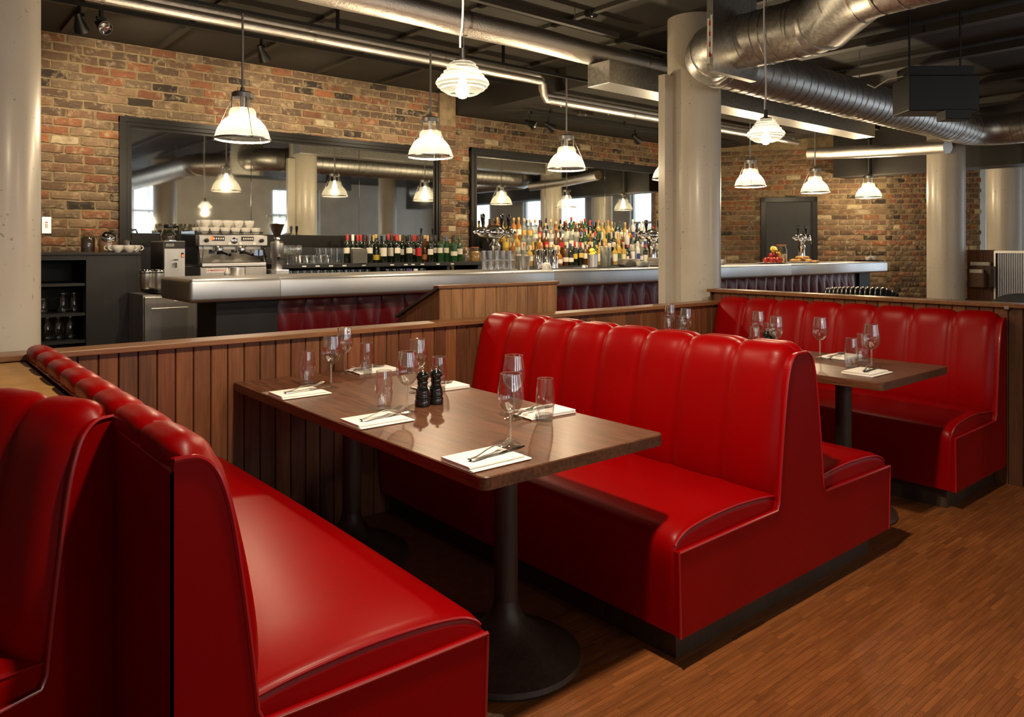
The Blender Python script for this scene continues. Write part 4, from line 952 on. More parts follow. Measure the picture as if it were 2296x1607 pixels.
# glassware on the shelf
def tumb2(h, r0, r1):
    def mk():
        t_ = thing('bar_glass', 'g', 'glass'); obj('wall', MB().lathe([(r0,.008),(r1,h),(r1-.0015,h),(r0-.0015,.010)], 20), 'thin_glass', t_, True); obj('base', MB().lathe([(1e-4,0),(r0,0),(r0,.008),(1e-4,.008)], 20), 'heavy_glass', t_, 40); return t_
    return mk
def wine2():
    t_ = thing('bar_wine_glass', 'g', 'wine glass')
    obj('foot', MB().lathe([(.032,0),(.030,.003),(.006,.008),(.0035,.02)], 20), 'thin_glass', t_, True); obj('stem', MB().lathe([(.0035,.02),(.0035,.08),(.006,.088)], 10), 'heavy_glass', t_, True); obj('bowl', MB().lathe([(.001,.088),(.02,.094),(.036,.12),(.038,.145),(.032,.185)], 24), 'thin_glass', t_, True); return t_
for k in range(9): put('wine2', wine2, (onY(634, 556, 7.06).x + .078*(k%3), 7.05 + .08*(k//3), ZS1), 0, 'wine glass in the cluster beside the coffee grinder', 'wine glasses by the grinder')
for k in range(15): put('low', tumb2(.085,.030,.036), (onY(673, 556, 7.04).x + .0745*(k%5), 7.03 + .075*(k//5), ZS1), 0, 'low tumbler in the crowd of glasses on the back shelf', 'low tumblers on the back shelf')
for k in range(10): put('high', tumb2(.155,.026,.032), (onY(717, 556, 7.27).x + .066*(k%5), 7.27 + .07*(k//5), ZS1), 0, 'tall highball glass behind the low tumblers', 'highball glasses on the back shelf')
for k in range(20):
    px = 654 + k*15.5
    if abs(px - 850) < 14 or abs(px - 1008) < 14: continue
    put('under', tumb2(.105,.028,.033), (onY(px, 556, 7.06).x, 7.06, zk), 0, 'highball glass standing under the raised back shelf', 'glasses under the raised shelf')
for px, cpn_ in ((919, 'p_purple'), (932, 'p_white')):
    P = onY(px, 556, 6.90); t_ = thing('spice_jar', 'small glass jar with a %s cap under the bottle shelf' % cpn_[2:], 'jar', (P.x, 6.90, zk)); obj('glass', MB().lathe([(1e-4,0),(.024,0),(.024,.075),(.018,.08)], 16), 'jar_glass', t_, True); obj('cap', MB().lathe([(.023,.078),(.023,.105),(1e-4,.106)], 16), cpn_, t_, 40)
jar('cereal_jar', 'preserving jar of golden cereal with a red seal beside the pier', 1065, ZS1, 7.05, .058, .17, 'cereal', .66)
jar('preserving_jar', 'empty preserving jar beside the wine bottles', 1046, ZS1, 7.12, .05, .16, None, 0, 'jar_glass')
# ------------------------------------------------------------------ spirits on three steps before the second mirror
s0, s1 = 5.72, 9.36
TIER = [(6.86, 7.03, 1.125), (7.03, 7.21, 1.275), (7.21, 7.44, 1.425)]
for ti, (y0, y1, z) in enumerate(TIER): tag(obj('display_step', MB().bbox(s0, s1, y0, y1 - .001, zk + .001, z, .003), 'black_paint'), 'black %s step of the bottle display before the mirror' % ('front','middle','back')[ti], 'display step')
zones = [(1110, [('tall','g_clear','p_white','p_black'),('tall','g_clear','cream_label','p_slate'),('spirit','g_frost','p_blue','p_blue'),('tall','g_clear',None,'p_white')]),
         (1200, [('spirit','g_gold','p_yellow','p_gold'),('spirit','g_clear','cream_label','p_orange'),('flask','g_gold','cream_label','p_cork'),('tall','g_amber','paper','p_gold'),('spirit','g_clear','p_yellow','p_cork')]),
         (1265, [('squat','g_amber','cream_label','p_cork'),('spirit','g_brown','paper','p_black'),('flask','g_clear','p_white','p_gold'),('tall','g_clear','cream_label','p_gold'),('spirit','g_brown','p_red','p_black'),('spirit','g_clear','cream_label','p_cork')]),
         (1335, [('tall','g_green','cream_label','p_red'),('spirit','g_dark','paper','p_blue'),('tall','g_green','p_white','p_green'),('spirit','g_brown','cream_label','p_gold'),('tall','g_clear','cream_label','p_black'),('bordeaux','g_dark','p_yellow','p_red')]),
         (1405, [('spirit','g_gold','cream_label','p_cork'),('flask','g_brown','p_black','p_cork'),('tall','g_gold','p_green','p_orange'),('spirit','g_dark','paper','p_black')]),
         (3000, [('spirit','g_dark','cream_label','p_black'),('tall','g_clear','p_white','p_slate'),('spirit','g_brown','p_yellow','p_black'),('flask','g_dark','paper','p_red'),('tall','g_frost','p_blue','p_white')])]
rb = random.Random(21)
for ti, (y0, y1, z) in enumerate(TIER):
    yy = (y0 + y1)/2 - .005; x = 5.80 + .03*ti; k = rb.randrange(9)
    while x < 9.30:
        px = pix((x, yy, z))[0]; zl = next(l for lim, l in zones if px < lim); kd, g, lb, cp_ = zl[rb.randrange(len(zl))]
        if kd == 'squat' and ti == 2: kd = 'spirit'
        bottle(kd, g, lb, cp_, (x, yy + rb.uniform(-.01,.01), z), '', '%s step of the bottle display' % ('front','middle','back')[ti], 'spirits on the %s step' % ('front','middle','back')[ti], rb.uniform(.94, 1.06))
        x += {'squat':.108,'flask':.100}.get(kd, .086) + rb.uniform(0,.008); k += 1
# ------------------------------------------------------------------ on the bar
def tower(label, px, Y, n_handles, sc=1.0):
    P = onY(px, 556, Y); t_ = thing('beer_tap', label, 'beer tap', (P.x, Y, ZB))
    obj('pillar', MB().lathe([(1e-4,0),(.075,0),(.075,.012),(.058,.020),(.052,.045),(.044,.18),(.052,.205),(.056,.215),(.040,.235),(.030,.25),(.045,.275),(1e-4,.28)], 28), 'chrome', t_, 50)
    mb = MB(); pr = [(1e-4,-.245),(.012,-.24),(.018,-.228),(.010,-.215),(.028,-.20),(.046,-.175),(.046,-.15),(.030,-.125),(.030,-.09),(.048,-.075),(.064,-.03),(.066,0)]
    pr = pr + [(r_, -z_) for r_, z_ in reversed(pr[:-1])]
    me = MB().lathe(pr, 28); me.v = [(z_, y_, x_ + .335) for x_, y_, z_ in me.v]; obj('manifold', me, 'chrome', t_, 50)
    for hx in ((-.155, .14, .06) if n_handles == 3 else (-.12, .09)):
        obj('handle', MB().lathe([(1e-4,.362),(.009,.362),(.010,.40),(.020,.455),(.022,.485),(.014,.498),(1e-4,.499)], 14, (hx, -.02, 0)), 'black_gloss', t_, True)
        obj('spout', MB().tube([(hx, -.03, .335), (hx, -.085, .325), (hx, -.095, .25)], .008, 8), 'chrome', t_, True)
    return t_
tower('three-handled chrome beer tap beside the stacked tumblers', 1110, 5.30, 3); tower('chrome beer tap behind the stacked plates', 1462, 5.36, 2); tower('chrome beer tap beside the plate of fruit', 1797, 5.36, 2)
def onbar(px, Y): return (onY(px, 556, Y).x, Y, ZB)
for lay in range(2):
    for k in range(10): put('rocks', tumb2(.085,.032,.037), (onbar(1089 + (k%5)*14.5, 5.06 + .085*(k//5))[0], 5.06 + .085*(k//5), ZB + lay*.0865), 0, 'cut tumbler in the two-high stack below the beer tap', 'stacked tumblers on the bar')
bk = thing('ice_bucket', 'matt steel ice bucket beside the stacked tumblers', 'bucket', onbar(1173, 5.12)); obj('body', MB().lathe([(1e-4,0),(.052,0),(.055,.005),(.070,.125),(.066,.125),(.052,.01),(1e-4,.008)], 28), 'brushed_steel', bk, 50); obj('rim', MB().lathe([(.070,.121),(.073,.125),(.070,.129)], 28), 'steel', bk, True)
def tin():
    t_ = thing('shaker_tin', 's', 'shaker'); obj('body', MB().lathe([(1e-4,.178),(.030,.178),(.034,.170),(.045,.02),(.046,0)], 24), 'chrome', t_, 50); obj('band', MB().lathe([(.0462,.002),(.0472,.006),(.0462,.010)], 24), 'steel', t_, True); return t_
for k, px in enumerate((1207, 1224, 1241)): put('tin', tin, onbar(px, 5.16), 0, 'upturned chrome cocktail shaker tin on the bar', 'cocktail shaker tins')
mat_ = thing('bar_mat', 'black rubber bar mat under the shaker tins', 'bar mat', onbar(1285, 5.17)); obj('mat', MB().bbox(-.62, .75, -.085, .085, 0.0, .006, .002), 'black_metal', mat_)
mat_.location.z = ZB
tl2 = thing('white_bowl', 'small upturned white bowl before the shaker tins', 'bowl', onbar(1225, 5.03)); obj('bowl', MB().lathe([(1e-4,.065),(.020,.064),(.036,.052),(.045,.03),(.047,0),(.044,0),(.041,.03),(1e-4,.055)], 24), 'ceramic', tl2, 60)
ft = thing('fruit_tin', 'steel tin holding lemons on the bar', 'tin', onbar(1329, 5.22)); obj('tin', MB().lathe([(1e-4,0),(.050,0),(.050,.130),(.047,.130),(.047,.01),(1e-4,.01)], 24), 'steel', ft, 40)
x_, y_, z_ = onbar(1329, 5.22)
for k, (dx, dy, dz) in enumerate(((-.012,-.01,.128),(.024,.014,.140),(.0,.01,.165))):
    o = obj('lemon', MB().lathe([(1e-4,-.040),(.008,-.036),(.022,-.024),(.030,0),(.022,.024),(.008,.036),(1e-4,.040)], 16, (0,0,0)), 'lemon', None, True); o.location = (x_ + dx, y_ + dy, z_ + dz); o.rotation_euler = (1.3, .4*k, k*1.1); tag(o, 'yellow lemon piled in the steel tin on the bar', 'lemon', 'lemons in the tin')
jg = thing('plastic_jug', 'tall translucent straw holder on the bar', 'container', onbar(1358, 5.20)); obj('body', MB().lathe([(1e-4,0),(.052,0),(.056,.006),(.058,.205),(.054,.205),(.052,.01),(1e-4,.01)], 24), 'jar_glass', jg, 50); obj('straws', MB().lathe([(1e-4,.012),(.048,.012),(.050,.17),(1e-4,.172)], 20), 'white_plastic', jg, 50)
stn = thing('cocktail_strainer', 'small steel cocktail strainer lying on the bar', 'strainer', onbar(1310, 5.10)); obj('dome', MB().lathe([(.036,.007),(.034,.022),(.02,.034),(1e-4,.037)], 20), 'steel', stn, True); obj('handle', MB().box(-.15,-.03,-.006,.006,.008,.011), 'steel', stn)
def plate_m(r_): return MB().lathe([(1e-4,.003),(r_*.55,.003),(r_*.6,0),(r_*.66,.003),(r_,.012),(r_,.0145),(r_*.65,.006),(1e-4,.006)], 28)
pm_ = plate_m(.10).mesh('plate', 50); pm_.materials.append(MATS['ceramic'])
for px, n_, z0 in ((1470, 9, 0), (1443, 5, .0)):
    p = onbar(px, 5.14 if px == 1470 else 5.32)
    for k in range(n_): o = link('plate', pm_, None, None, (p[0], p[1], ZB + k*.0095 + z0)); tag(o, 'white plate in the %s stack beside the tap' % ('taller' if n_ == 9 else 'shorter'), 'plate', 'plates stacked on the bar')
dm = MB().box(-.085,.085,-.085,.085,.0,.004)
dsh = [(x*(.62 + .38*q), y*(.62+.38*q), .0 + .028*q) for q in (0, 1) for x, y in ((-.1,-.07),(.1,-.07),(.1,.07),(-.1,.07))]
sqm = MB().add(dsh + [(x*.96, y*.96, z + .004) for x, y, z in dsh], [(0,1,2,3),(0,1,5,4),(1,2,6,5),(2,3,7,6),(3,0,4,7),(8,9,13,12),(9,10,14,13),(10,11,15,14),(11,8,12,15),(8,9,10,11)]).mesh('square_dish', 30); sqm.materials.append(MATS['ceramic'])
p = onbar(1408, 5.16)
for k in range(5): o = link('square_dish', sqm, None, None, (p[0], p[1], ZB + .013*k), .1*k - .2); tag(o, 'white rectangular dish in a fanned stack on the bar', 'dish', 'rectangular dishes on the bar')
for k, px in enumerate((1436, 1448)):
    t_ = thing('white_bowl', 'small white bowl before the stacked plates', 'bowl', onbar(px, 5.02), 0, 'white bowls by the plates'); obj('bowl', MB().lathe([(1e-4,0),(.024,0),(.040,.02),(.047,.055),(.045,.055),(.036,.02),(1e-4,.006)], 24), 'ceramic', t_, 60)
put('cup', cup_proto, onbar(1619, 5.10), 2.0, 'white cup at the edge of the concrete column on the bar')
# fruit plate
p = onbar(1732, 5.10); fp_ = link('fruit_plate', plate_m(.20).mesh('fruit_plate', 50), 'ceramic', None, p); tag(fp_, 'large white plate heaped with fruit on the bar', 'plate')
fr_ = random.Random(4)
for k, (dx, dy, dz, kind, rr_) in enumerate([(-.10,-.06,.045,'apple',.038),(-.04,-.09,.045,'apple',.038),(.02,-.08,.045,'apple',.037),(-.08,.03,.045,'apple',.038),(.0,.02,.05,'apple',.038),(-.05,-.02,.105,'apple',.036),(.02,-.02,.110,'apple',.035),(.075,-.05,.045,'lemon',.032),(.12,-.04,.04,'lemon',.030),(.09,.02,.05,'citrus',.037),(.075,-.02,.115,'citrus',.037),(.04,.07,.045,'citrus',.036)]):
    o = obj('apple' if kind == 'apple' else ('lemon' if kind == 'lemon' else 'orange'), MB().lathe([(1e-4,-rr_*.82),(rr_*.35,-rr_*.95),(rr_*.8,-rr_*.6),(rr_,0),(rr_*.85,rr_*.55),(rr_*.4,rr_*.88),(rr_*.1,rr_*.72),(1e-4,rr_*.7)], 16), kind, None, True)
    o.location = (p[0] + dx*1.15, p[1] + dy*1.15, p[2] + dz); o.rotation_euler = (fr_.uniform(-.4,.4), fr_.uniform(-.4,.4), k); tag(o, {'apple':'dark red apple on the fruit plate','lemon':'pale yellow lemon on the fruit plate','citrus':'bright orange on the fruit plate'}[kind], {'apple':'apple','lemon':'lemon','citrus':'orange'}[kind], 'fruit on the plate')
for k in range(4):
    a = -.5 + k*.28; pts = [(-.075 + .15*q, -.03*math.sin(q*PI)*0, .055*math.sin(q*PI)) for q in [i/8 for i in range(9)]]
    if k == 0: bun = thing('banana_bunch', 'bunch of ripe bananas over the apples on the fruit plate', 'bananas', (p[0] - .02, p[1] - .03, p[2] + .150))
    o = obj('banana', MB().tube(pts, [.006,.014,.017,.018,.018,.018,.017,.013,.006], 8), 'banana', bun, True); o.location = (.022*k, .008*k, 0); o.rotation_euler = (-.3, .2, a + .6)
jar('cereal_jar', 'tall preserving jar of pale cereal behind the fruit plate', 1752, ZB, 5.38, .075, .24, 'cereal', .45)
p = onbar(1798, 5.08); pp_ = link('pastry_plate', plate_m(.19).mesh('pastry_plate', 50), 'ceramic', None, p); tag(pp_, 'white plate of golden pastries beside the fruit', 'plate')
for k in range(14):
    a = k*2.4; rd = .125*math.sqrt((k % 9)/9); o = obj('pastry', MB().tube([(-.05,0,0),(-.03,.004,.008),(0,.006,.010),(.03,.004,.008),(.05,0,0)], [.008,.020,.026,.020,.008], 10), 'pastry', None, True)
    o.location = (p[0] + rd*math.cos(a), p[1] + rd*math.sin(a), p[2] + .032 + (.035 if k > 8 else 0)); o.rotation_euler = (0, 0, a); o.scale = (1, 1, .7); tag(o, 'golden baked pastry on the white plate', 'pastry', 'pastries on the plate')
p = onbar(1828, 5.02); nb = obj('bread_slice', MB().bbox(-.07,.07,-.035,.035,0,.035,.012), 'pastry', None, 40, p, .3); tag(nb, 'flat bread roll lying beside the pastry plate', 'bread')
p = onbar(1948, 5.10); tr_ = thing('serving_tray', 'round black tray with cups near the end of the bar', 'tray', p); obj('tray', MB().lathe([(1e-4,0),(.19,0),(.205,.018),(.20,.018),(.185,.005),(1e-4,.005)], 32), 'black_gloss', tr_, 50)
q_ = thing('white_bowl', 'square-sided white bowl on the black tray', 'bowl', (p[0] + .07, p[1] - .02, p[2] + .006)); obj('bowl', MB().lathe([(1e-4,0),(.045,0),(.058,.072),(.055,.072),(.042,.006),(1e-4,.006)], 24), 'ceramic', q_, 50)
put('cup', cup_proto, (p[0] - .06, p[1] - .02, p[2] + .006), 3.6, 'white cup on the round black tray')
p = onbar(531, 5.46); t_ = thing('steel_pot', 'round steel pot on the bar before the espresso machine', 'pot', p); obj('body', MB().lathe([(1e-4,0),(.058,0),(.060,.004),(.060,.055),(.056,.055),(.055,.006),(1e-4,.006)], 28), 'steel', t_, 50)
p = onbar(509, 5.46); t_ = thing('cream_jug', 'tiny white cream jug on the bar beside the steel pot', 'jug', p); obj('body', MB().lathe([(1e-4,0),(.016,0),(.022,.014),(.012,.034),(.010,.05),(1e-4,.05)], 16), 'ceramic', t_, 50)
# ------------------------------------------------------------------ lamps
def pendant_proto():
    t_ = thing('glass_pendant', 'p', 'pendant lamp')
    obj('shade', MB().lathe([(.181,0),(.178,.020),(.168,.055),(.148,.095),(.118,.133),(.094,.150),(.088,.160),(.088,.180),(.080,.205),(.070,.212)], 96, ripple=.012), 'shade_glass', t_, 20)
    obj('rim_ring', MB().lathe([(.182,-.006),(.190,-.004),(.190,.006),(.182,.008)], 48, closed=True), 'grey_metal', t_, 40)
    obj('cap', MB().lathe([(.072,.285),(.072,.315),(.060,.325),(.018,.332),(.012,.36),(1e-4,.36)], 24), 'grey_metal', t_, 40)
    for k in range(3):
        a = 2*PI*k/3 + .5; c, s = math.cos(a), math.sin(a)
        obj('arm', MB().tube([(c*.066, s*.066, .30), (c*.070, s*.070, .21)], .006, 6), 'grey_metal', t_, True)
        obj('wire', MB().tube([(c*.070, s*.070, .29), (c*.135, s*.135, .14), (c*.189, s*.189, .0)], .0022, 5), 'grey_metal', t_, True)
        obj('clip', MB().sphere((c*.193, s*.193, -.002), .010, 8, 6), 'grey_metal', t_, True)
    obj('bulb', MB().lathe([(1e-4,.085),(.022,.09),(.034,.115),(.030,.145),(.016,.18),(.014,.22)], 20), 'bulb', t_, True)
    obj('lamp_holder', MB().lathe([(.015,.22),(.017,.29),(1e-4,.29)], 14), 'white_plastic', t_, 40)
    obj('rod', MB().tube([(0,0,.355),(0,0,.89)], .0085, 8), 'grey_metal', t_, True)
    return t_
PZ = 2.098
for k in range(7):
    X_ = 1.895 + 1.545*k
    put('pend', pendant_proto, (X_, 5.17, PZ), .3*k, 'ribbed glass dome pendant %s' % ('hanging above the espresso machine', 'hanging before the brick pier', 'hanging before the bottle-lined mirror', 'half hidden behind the concrete column', 'hanging just past the concrete column', 'hanging above the black door and pastries', 'hanging over the far end of the bar')[k], 'dome pendants over the bar')
    point_light('pendant_light', (X_, 5.17, PZ + .06), 54, WARM, .035)
rl = thing('lamp_rail', 'thin dark rail under the soffit carrying the dome pendants', 'rail'); obj('rail', MB().box(0.3, 11.6, 5.155, 5.185, 2.965, 2.988), 'black_metal', rl)
obj('hanger', MB().box(0.5, .52, 5.16, 5.18, 2.988, ZC), 'black_metal', rl)
for X_ in (2.6, 4.2, 5.3): obj('hanger', MB().box(X_, X_ + .02, 5.16, 5.18, 2.988, ZC), 'black_metal', rl)
def ring_proto():
    t_ = thing('ringed_pendant', 'p', 'pendant lamp'); prof = []
    for z, r_ in [(.132,.046),(.125,.056),(.118,.052),(.110,.066),(.102,.062),(.093,.078),(.085,.075),(.076,.091),(.069,.089),(.060,.103),(.052,.108),(.044,.111),(.037,.104),(.031,.104),(.025,.092),(.019,.091),(.013,.078),(.006,.068),(.0,.055)]: prof.append((r_, z))
    obj('shade', MB().lathe(prof, 40), 'ring_glass', t_, True)
    obj('bulb', MB().lathe([(1e-4,-.018),(.016,-.013),(.027,.005),(.027,.022),(.014,.055),(.012,.09)], 20), 'bulb', t_, True)
    obj('cap', MB().lathe([(.034,.128),(.034,.140),(.012,.148),(.010,.19),(1e-4,.19)], 18), 'black_metal', t_, 40)
    return t_
for k, P in enumerate((ond(1037, 212, 3.10), ond(1717, 318, 4.48), Vector((1.5,-2.8,1.98)), Vector((4.5,-2.8,1.98)), Vector((7.5,-2.8,1.98)))):
    t_ = put('ring', ring_proto, tuple(P), 0, 'stacked-ring glass pendant %s' % ('hanging over the six-place table', 'hanging over the far table', 'by the back windows', 'by the back windows', 'by the back windows')[k], None if k < 2 else 'ringed pendants by the back windows')
    rr_ = random.Random(k + 2); top = ZC - P.z
    pts = [(-.012 + (.018*math.sin(q*7 + k)*(1 - q) if q > .05 else 0), .0, .19 + (top - .19)*q) for q in [i/24 for i in range(25)]]
    obj('flex', MB().tube(pts, .0042, 6), 'white_plastic', t_, True); obj('suspension_wire', MB().tube([(.006,0,.185),(.006,0,top)], .0015, 5), 'steel', t_, True)
    point_light('pendant_light', (P.x, P.y, P.z - .06), 22 if k < 2 else 45, WARM, .03)
# ------------------------------------------------------------------ pipes and ducts
def pipe(name, label, cat, pts, r_, mat, seg=20, collars=None, group=None):
    t_ = thing(name, label, cat, (0,0,0), 0, group); obj('pipe', MB().tube(pts, r_, seg), mat, t_, 60)
    return t_
fp1 = pipe('lagged_pipe', 'thick foil-lagged pipe under the ceiling ending at the spiral duct', 'pipe', [(-1.5,4.6,3.05)] + [(x, 4.6 + .004*math.sin(x*3), 3.05 + .004*math.sin(x*5)) for x in [.2*i for i in range(0, 45)]], .098, 'foil')
for x in (1.2, 3.35, 5.4): obj('band', MB().tube([(x,4.6,3.05),(x+.03,4.6,3.05)], .102, 20), 'steel', fp1, 40)
for dy, dz, lab in ((0, 0, 'lower'), (.085, .075, 'upper')):
    pts = [(-1.5,5.58+dy,3.03+dz-.02)] + [(x, 5.58 + dy, 3.03 + dz - .02) for x in [.3*i for i in range(17)]] + [(5.02 + dy*.6,5.58+dy,3.03+dz-.02),(5.06 + dy*.6,5.58+dy,3.0+dz-.02),(5.07 + dy*.6,5.58+dy,2.88+dz),(5.10 + dy*.6,5.58+dy,2.835+dz*.9)] + [(x, 5.58 + dy, 2.835 + dz*.9) for x in (5.2,6,7,8,9,9.9)]
    t_ = pipe('slim_lagged_pipe', 'slim foil-lagged %s pipe with a step down over the bar' % lab, 'pipe', pts, .036, 'foil', 14)
    for x in (1.1, 2.6, 3.9, 6.4, 8.0): obj('pipe_band', MB().tube([(x, 5.58 + dy, (3.01 + dz) if x < 5 else 2.835 + dz*.9), (x + .02, 5.58 + dy, (3.01 + dz) if x < 5 else 2.835 + dz*.9)], .0385, 14), 'steel', t_, 40)
pf = pipe('lagged_pipe', 'foil-lagged pipe running towards the far concrete column', 'pipe', [tuple(ond(1812, 345, 10.7)), tuple(ond(2000, 337, 10.0)), tuple(ond(2125, 329, 9.25))], .085, 'foil')
RD = .185
def arc(c, a0, a1, rad, z, n=8): return [(c[0] + rad*math.cos(a0 + (a1-a0)*i/n), c[1] + rad*math.sin(a0 + (a1-a0)*i/n), z) for i in range(n+1)]
YD, ZD, XD = 3.42, 2.77, 4.55
path = [(9.9,YD,ZD),(4.93,YD,ZD)] ; run1 = path
el1 = arc((4.93, YD - .38), PI/2, PI, .38, ZD)
run2 = [(XD, YD - .38, ZD), (XD, 2.46, ZD)]; bend = [(XD, 2.56, ZD), (XD, 2.46, ZD), (4.50, 2.34, ZD), (4.10, 1.94, ZD), (4.05, 1.82, ZD), (4.05, 1.70, ZD)]; run3 = [(4.05, 1.82, ZD), (4.05, -3.5, ZD)]
el2 = arc((9.9, YD - .38), PI/2, 0, .38, ZD); run4 = [(10.28, YD - .38, ZD), (10.28, -1.0, ZD)]
dk = thing('spiral_duct', 'large spiral-wound galvanised air duct winding under the ceiling', 'duct')
for nm, pts in (('straight_run', run1), ('elbow', el1), ('straight_run', run2), ('offset_bend', bend), ('straight_run', run3), ('elbow', el2), ('straight_run', run4)):
    obj(nm, MB().tube(pts, RD, 40, False), 'galvanised', dk, 25)
def helix(p0, p1, pitch):
    p0, p1 = Vector(p0), Vector(p1); d = p1 - p0; L_ = d.length; d.normalize(); u = d.cross(Vector((0,0,1))).normalized(); v = d.cross(u); n = int(L_/pitch*22)
    return [p0 + d*(L_*i/n) + (u*math.cos(2*PI*i/22) + v*math.sin(2*PI*i/22))*(RD + .001) for i in range(n+1)]
for p0, p1 in ((run1[1], run1[0]), (run2[0], run2[1]), (run3[0], run3[1]), (run4[0], run4[1])):
    obj('spiral_seam', MB().tube(helix(p0, p1, .115), .0035, 4), 'dark_duct_seam', dk, True)
def ring(p, dr_, w=.02, extra=.006):
    p, dr_ = Vector(p), Vector(dr_).normalized(); return MB().tube([p - dr_*w/2, p + dr_*w/2], RD + extra, 36)
for p, d_ in ((el1[0],(1,0,0)),(el1[2],(.75,.4,0)),(el1[5],(.4,.75,0)),(el1[8],(0,1,0)),((XD,2.75,ZD),(0,1,0)),(bend[0],(0,1,0)),(bend[1],(.4,.9,0)),(bend[2],(.6,.8,0)),(bend[3],(0,1,0)),((4.05,1.45,ZD),(0,1,0)),((7.0,YD,ZD),(1,0,0)),((9.4,YD,ZD),(1,0,0))):
    obj('joint_ring', ring(p, d_, .014), 'galvanised', dk, 40)
dm_ = obj('damper_frame', MB().box(XD - .30, XD + .22, 3.0, 3.05, ZD - .235, ZC - .01), 'galvanised', dk)
dm_2 = obj('damper_label', MB().box(XD - .304, XD - .300, 3.005, 3.020, ZD - .12, ZD + .14), 'white_plastic', dk)
obj('damper_label', MB().box(XD - .304, XD - .300, 3.028, 3.045, ZD - .18, ZD + .12), 'white_plastic', dk)
for k in range(4): obj('red_mark', MB().box(XD - .305, XD - .300, 3.018, 3.030, ZD - .14 + k*.07, ZD - .11 + k*.07), 'p_red', dk)
for p in ((XD, 2.9), (7.2, YD), (4.05, .8)): obj('hanger_rod', MB().tube([(p[0], p[1], ZD + RD), (p[0], p[1], ZC)], .004, 5), 'grey_metal', dk, True)
rd = obj('square_duct', MB().bbox(4.71, 9.6, 4.36, 4.62, 2.75, 2.945, .003), 'galvanised'); tag(rd, 'square galvanised duct passing behind the concrete column', 'duct')
# tracks, spots, detectors
def track(label, x0, x1, y, z):
    t_ = thing('track_rail', label, 'lighting track'); obj('rail', MB().box(x0, x1, y - .018, y + .018, z, z + .035), 'black_metal', t_)
    x = x0 + .3
    while x < x1: obj('hanger', MB().box(x, x + .02, y - .01, y + .01, z + .035, ZC if x < 5.4 else 2.992), 'black_metal', t_); x += 1.3
    return t_
YT, ZTK = 6.27, 3.12
track('black lighting track close to the brick wall top', -1.0, 5.2, YT, ZTK); track('black lighting track under the dropped soffit', 5.75, 9.9, 6.55, 2.90)
def spot_head(px, py, Y, ztrack, yaw, label, lens='chrome', tilt=.9):
    P = onY(px, py, Y); t_ = thing('track_spot', label, 'spotlight', (P.x, Y, ztrack), yaw)
    obj('stem', MB().box(-.012, .012, -.012, .012, -.05, 0), 'black_metal', t_); obj('yoke', MB().box(-.035, .035, -.008, .008, -.075, -.048), 'black_metal', t_)
    hd_ = obj('lamp_head', MB().lathe([(1e-4,-.07),(.020,-.065),(.026,-.02),(.034,.0),(.050,.055),(.052,.075),(.047,.075),(.030,.03),(1e-4,.03)], 20), 'black_metal', t_, 50); hd_.location = (0, 0, -.11); hd_.rotation_euler = (tilt + PI/2, 0, 0)
    ln = obj('reflector', MB().lathe([(1e-4,.045),(.03,.05),(.046,.07)], 20), lens, hd_, True)
    return t_
spot_head(178, 55, YT, ZTK, 2.6, 'black track spotlight turned to the brick wall beside the lit one'); spot_head(227, 52, YT, ZTK, .25, 'track spotlight showing its silver reflector', tilt=.45); spot_head(587, 118, YT, ZTK, 2.2, 'black track spotlight above the wide mirror')
for k, (px, py) in enumerate(((1188, 268), (1231, 275), (1425, 306))): spot_head(px, py, 6.55, 2.90, .6 + .5*k, 'small black spotlight hanging under the dropped soffit', group_ := None or 'chrome', .5)['group'] = 'soffit spotlights'
def puck(px, py, Y, z, rad, label, mat='black_metal', h=.035):
    P = onY(px, py, Y); t_ = thing('smoke_detector' if mat == 'black_metal' else 'ceiling_light', label, 'detector' if mat == 'black_metal' else 'ceiling light', (P.x, Y, z)); obj('base', MB().lathe([(1e-4,0),(rad,0),(rad,-h*.5),(rad*.8,-h),(1e-4,-h)], 24), mat, t_, 40); obj('sensor', MB().lathe([(1e-4,-h-.012),(.012,-h-.008),(.014,-h)], 12), 'chrome', t_, 40); return t_
puck(1326, 48, 4.2, ZC, .06, 'black ceiling detector near the thick foil pipe'); puck(1258, 247, 6.2, 2.99, .055, 'black detector under the soffit beside the pendant rod'); puck(1364, 264, 6.2, 2.99, .055, 'black detector under the soffit beyond the round light'); puck(1312, 254, 6.35, 2.99, .13, 'round clear ceiling light under the soffit', 'jar_glass', .05)
P = onY(1668, 232, 4.9); t_ = thing('dome_camera', 'small dark dome camera near the concrete column top', 'camera', (P.x, 4.9, 2.99)); obj('bracket', MB().lathe([(1e-4,0),(.05,0),(.05,-.03),(1e-4,-.03)], 18), 'white_plastic', t_, 40); obj('dome', MB().sphere((0,0,-.06), .055, 16, 10), 'black_gloss', t_, True)
# ceiling battens and rails running towards the wall
for k in range(9):
    x = -.4 + k*.78
    b_ = obj('ceiling_batten', MB().box(x, x + .05, -1.0, 7.45 if x < 5.2 else 4.7, ZC - .028, ZC - .001), 'batten_paint'); tag(b_, 'slim dark batten fixed across the ceiling', 'batten', 'ceiling battens')
for k, x in enumerate((6.6, 7.7, 9.1, 10.4)):
    b_ = obj('ceiling_rail', MB().box(x, x + .10, -3.0, 4.6, ZC - .10, ZC - .03), 'batten_paint'); tag(b_, 'long painted service rail beyond the spiral duct', 'rail', 'service rails'); 
    for yy in (-2.5, 1.0, 4.0): obj('bracket', MB().box(x + .02, x + .08, yy, yy + .05, ZC - .031, ZC), 'batten_paint', b_)
sr = thing('strut_rail', 'slotted grey strut rail above the thick foil pipe', 'rail'); obj('strut', MB().box(-.5, 4.7, 4.24, 4.285, 3.10, 3.14), 'batten_paint', sr)
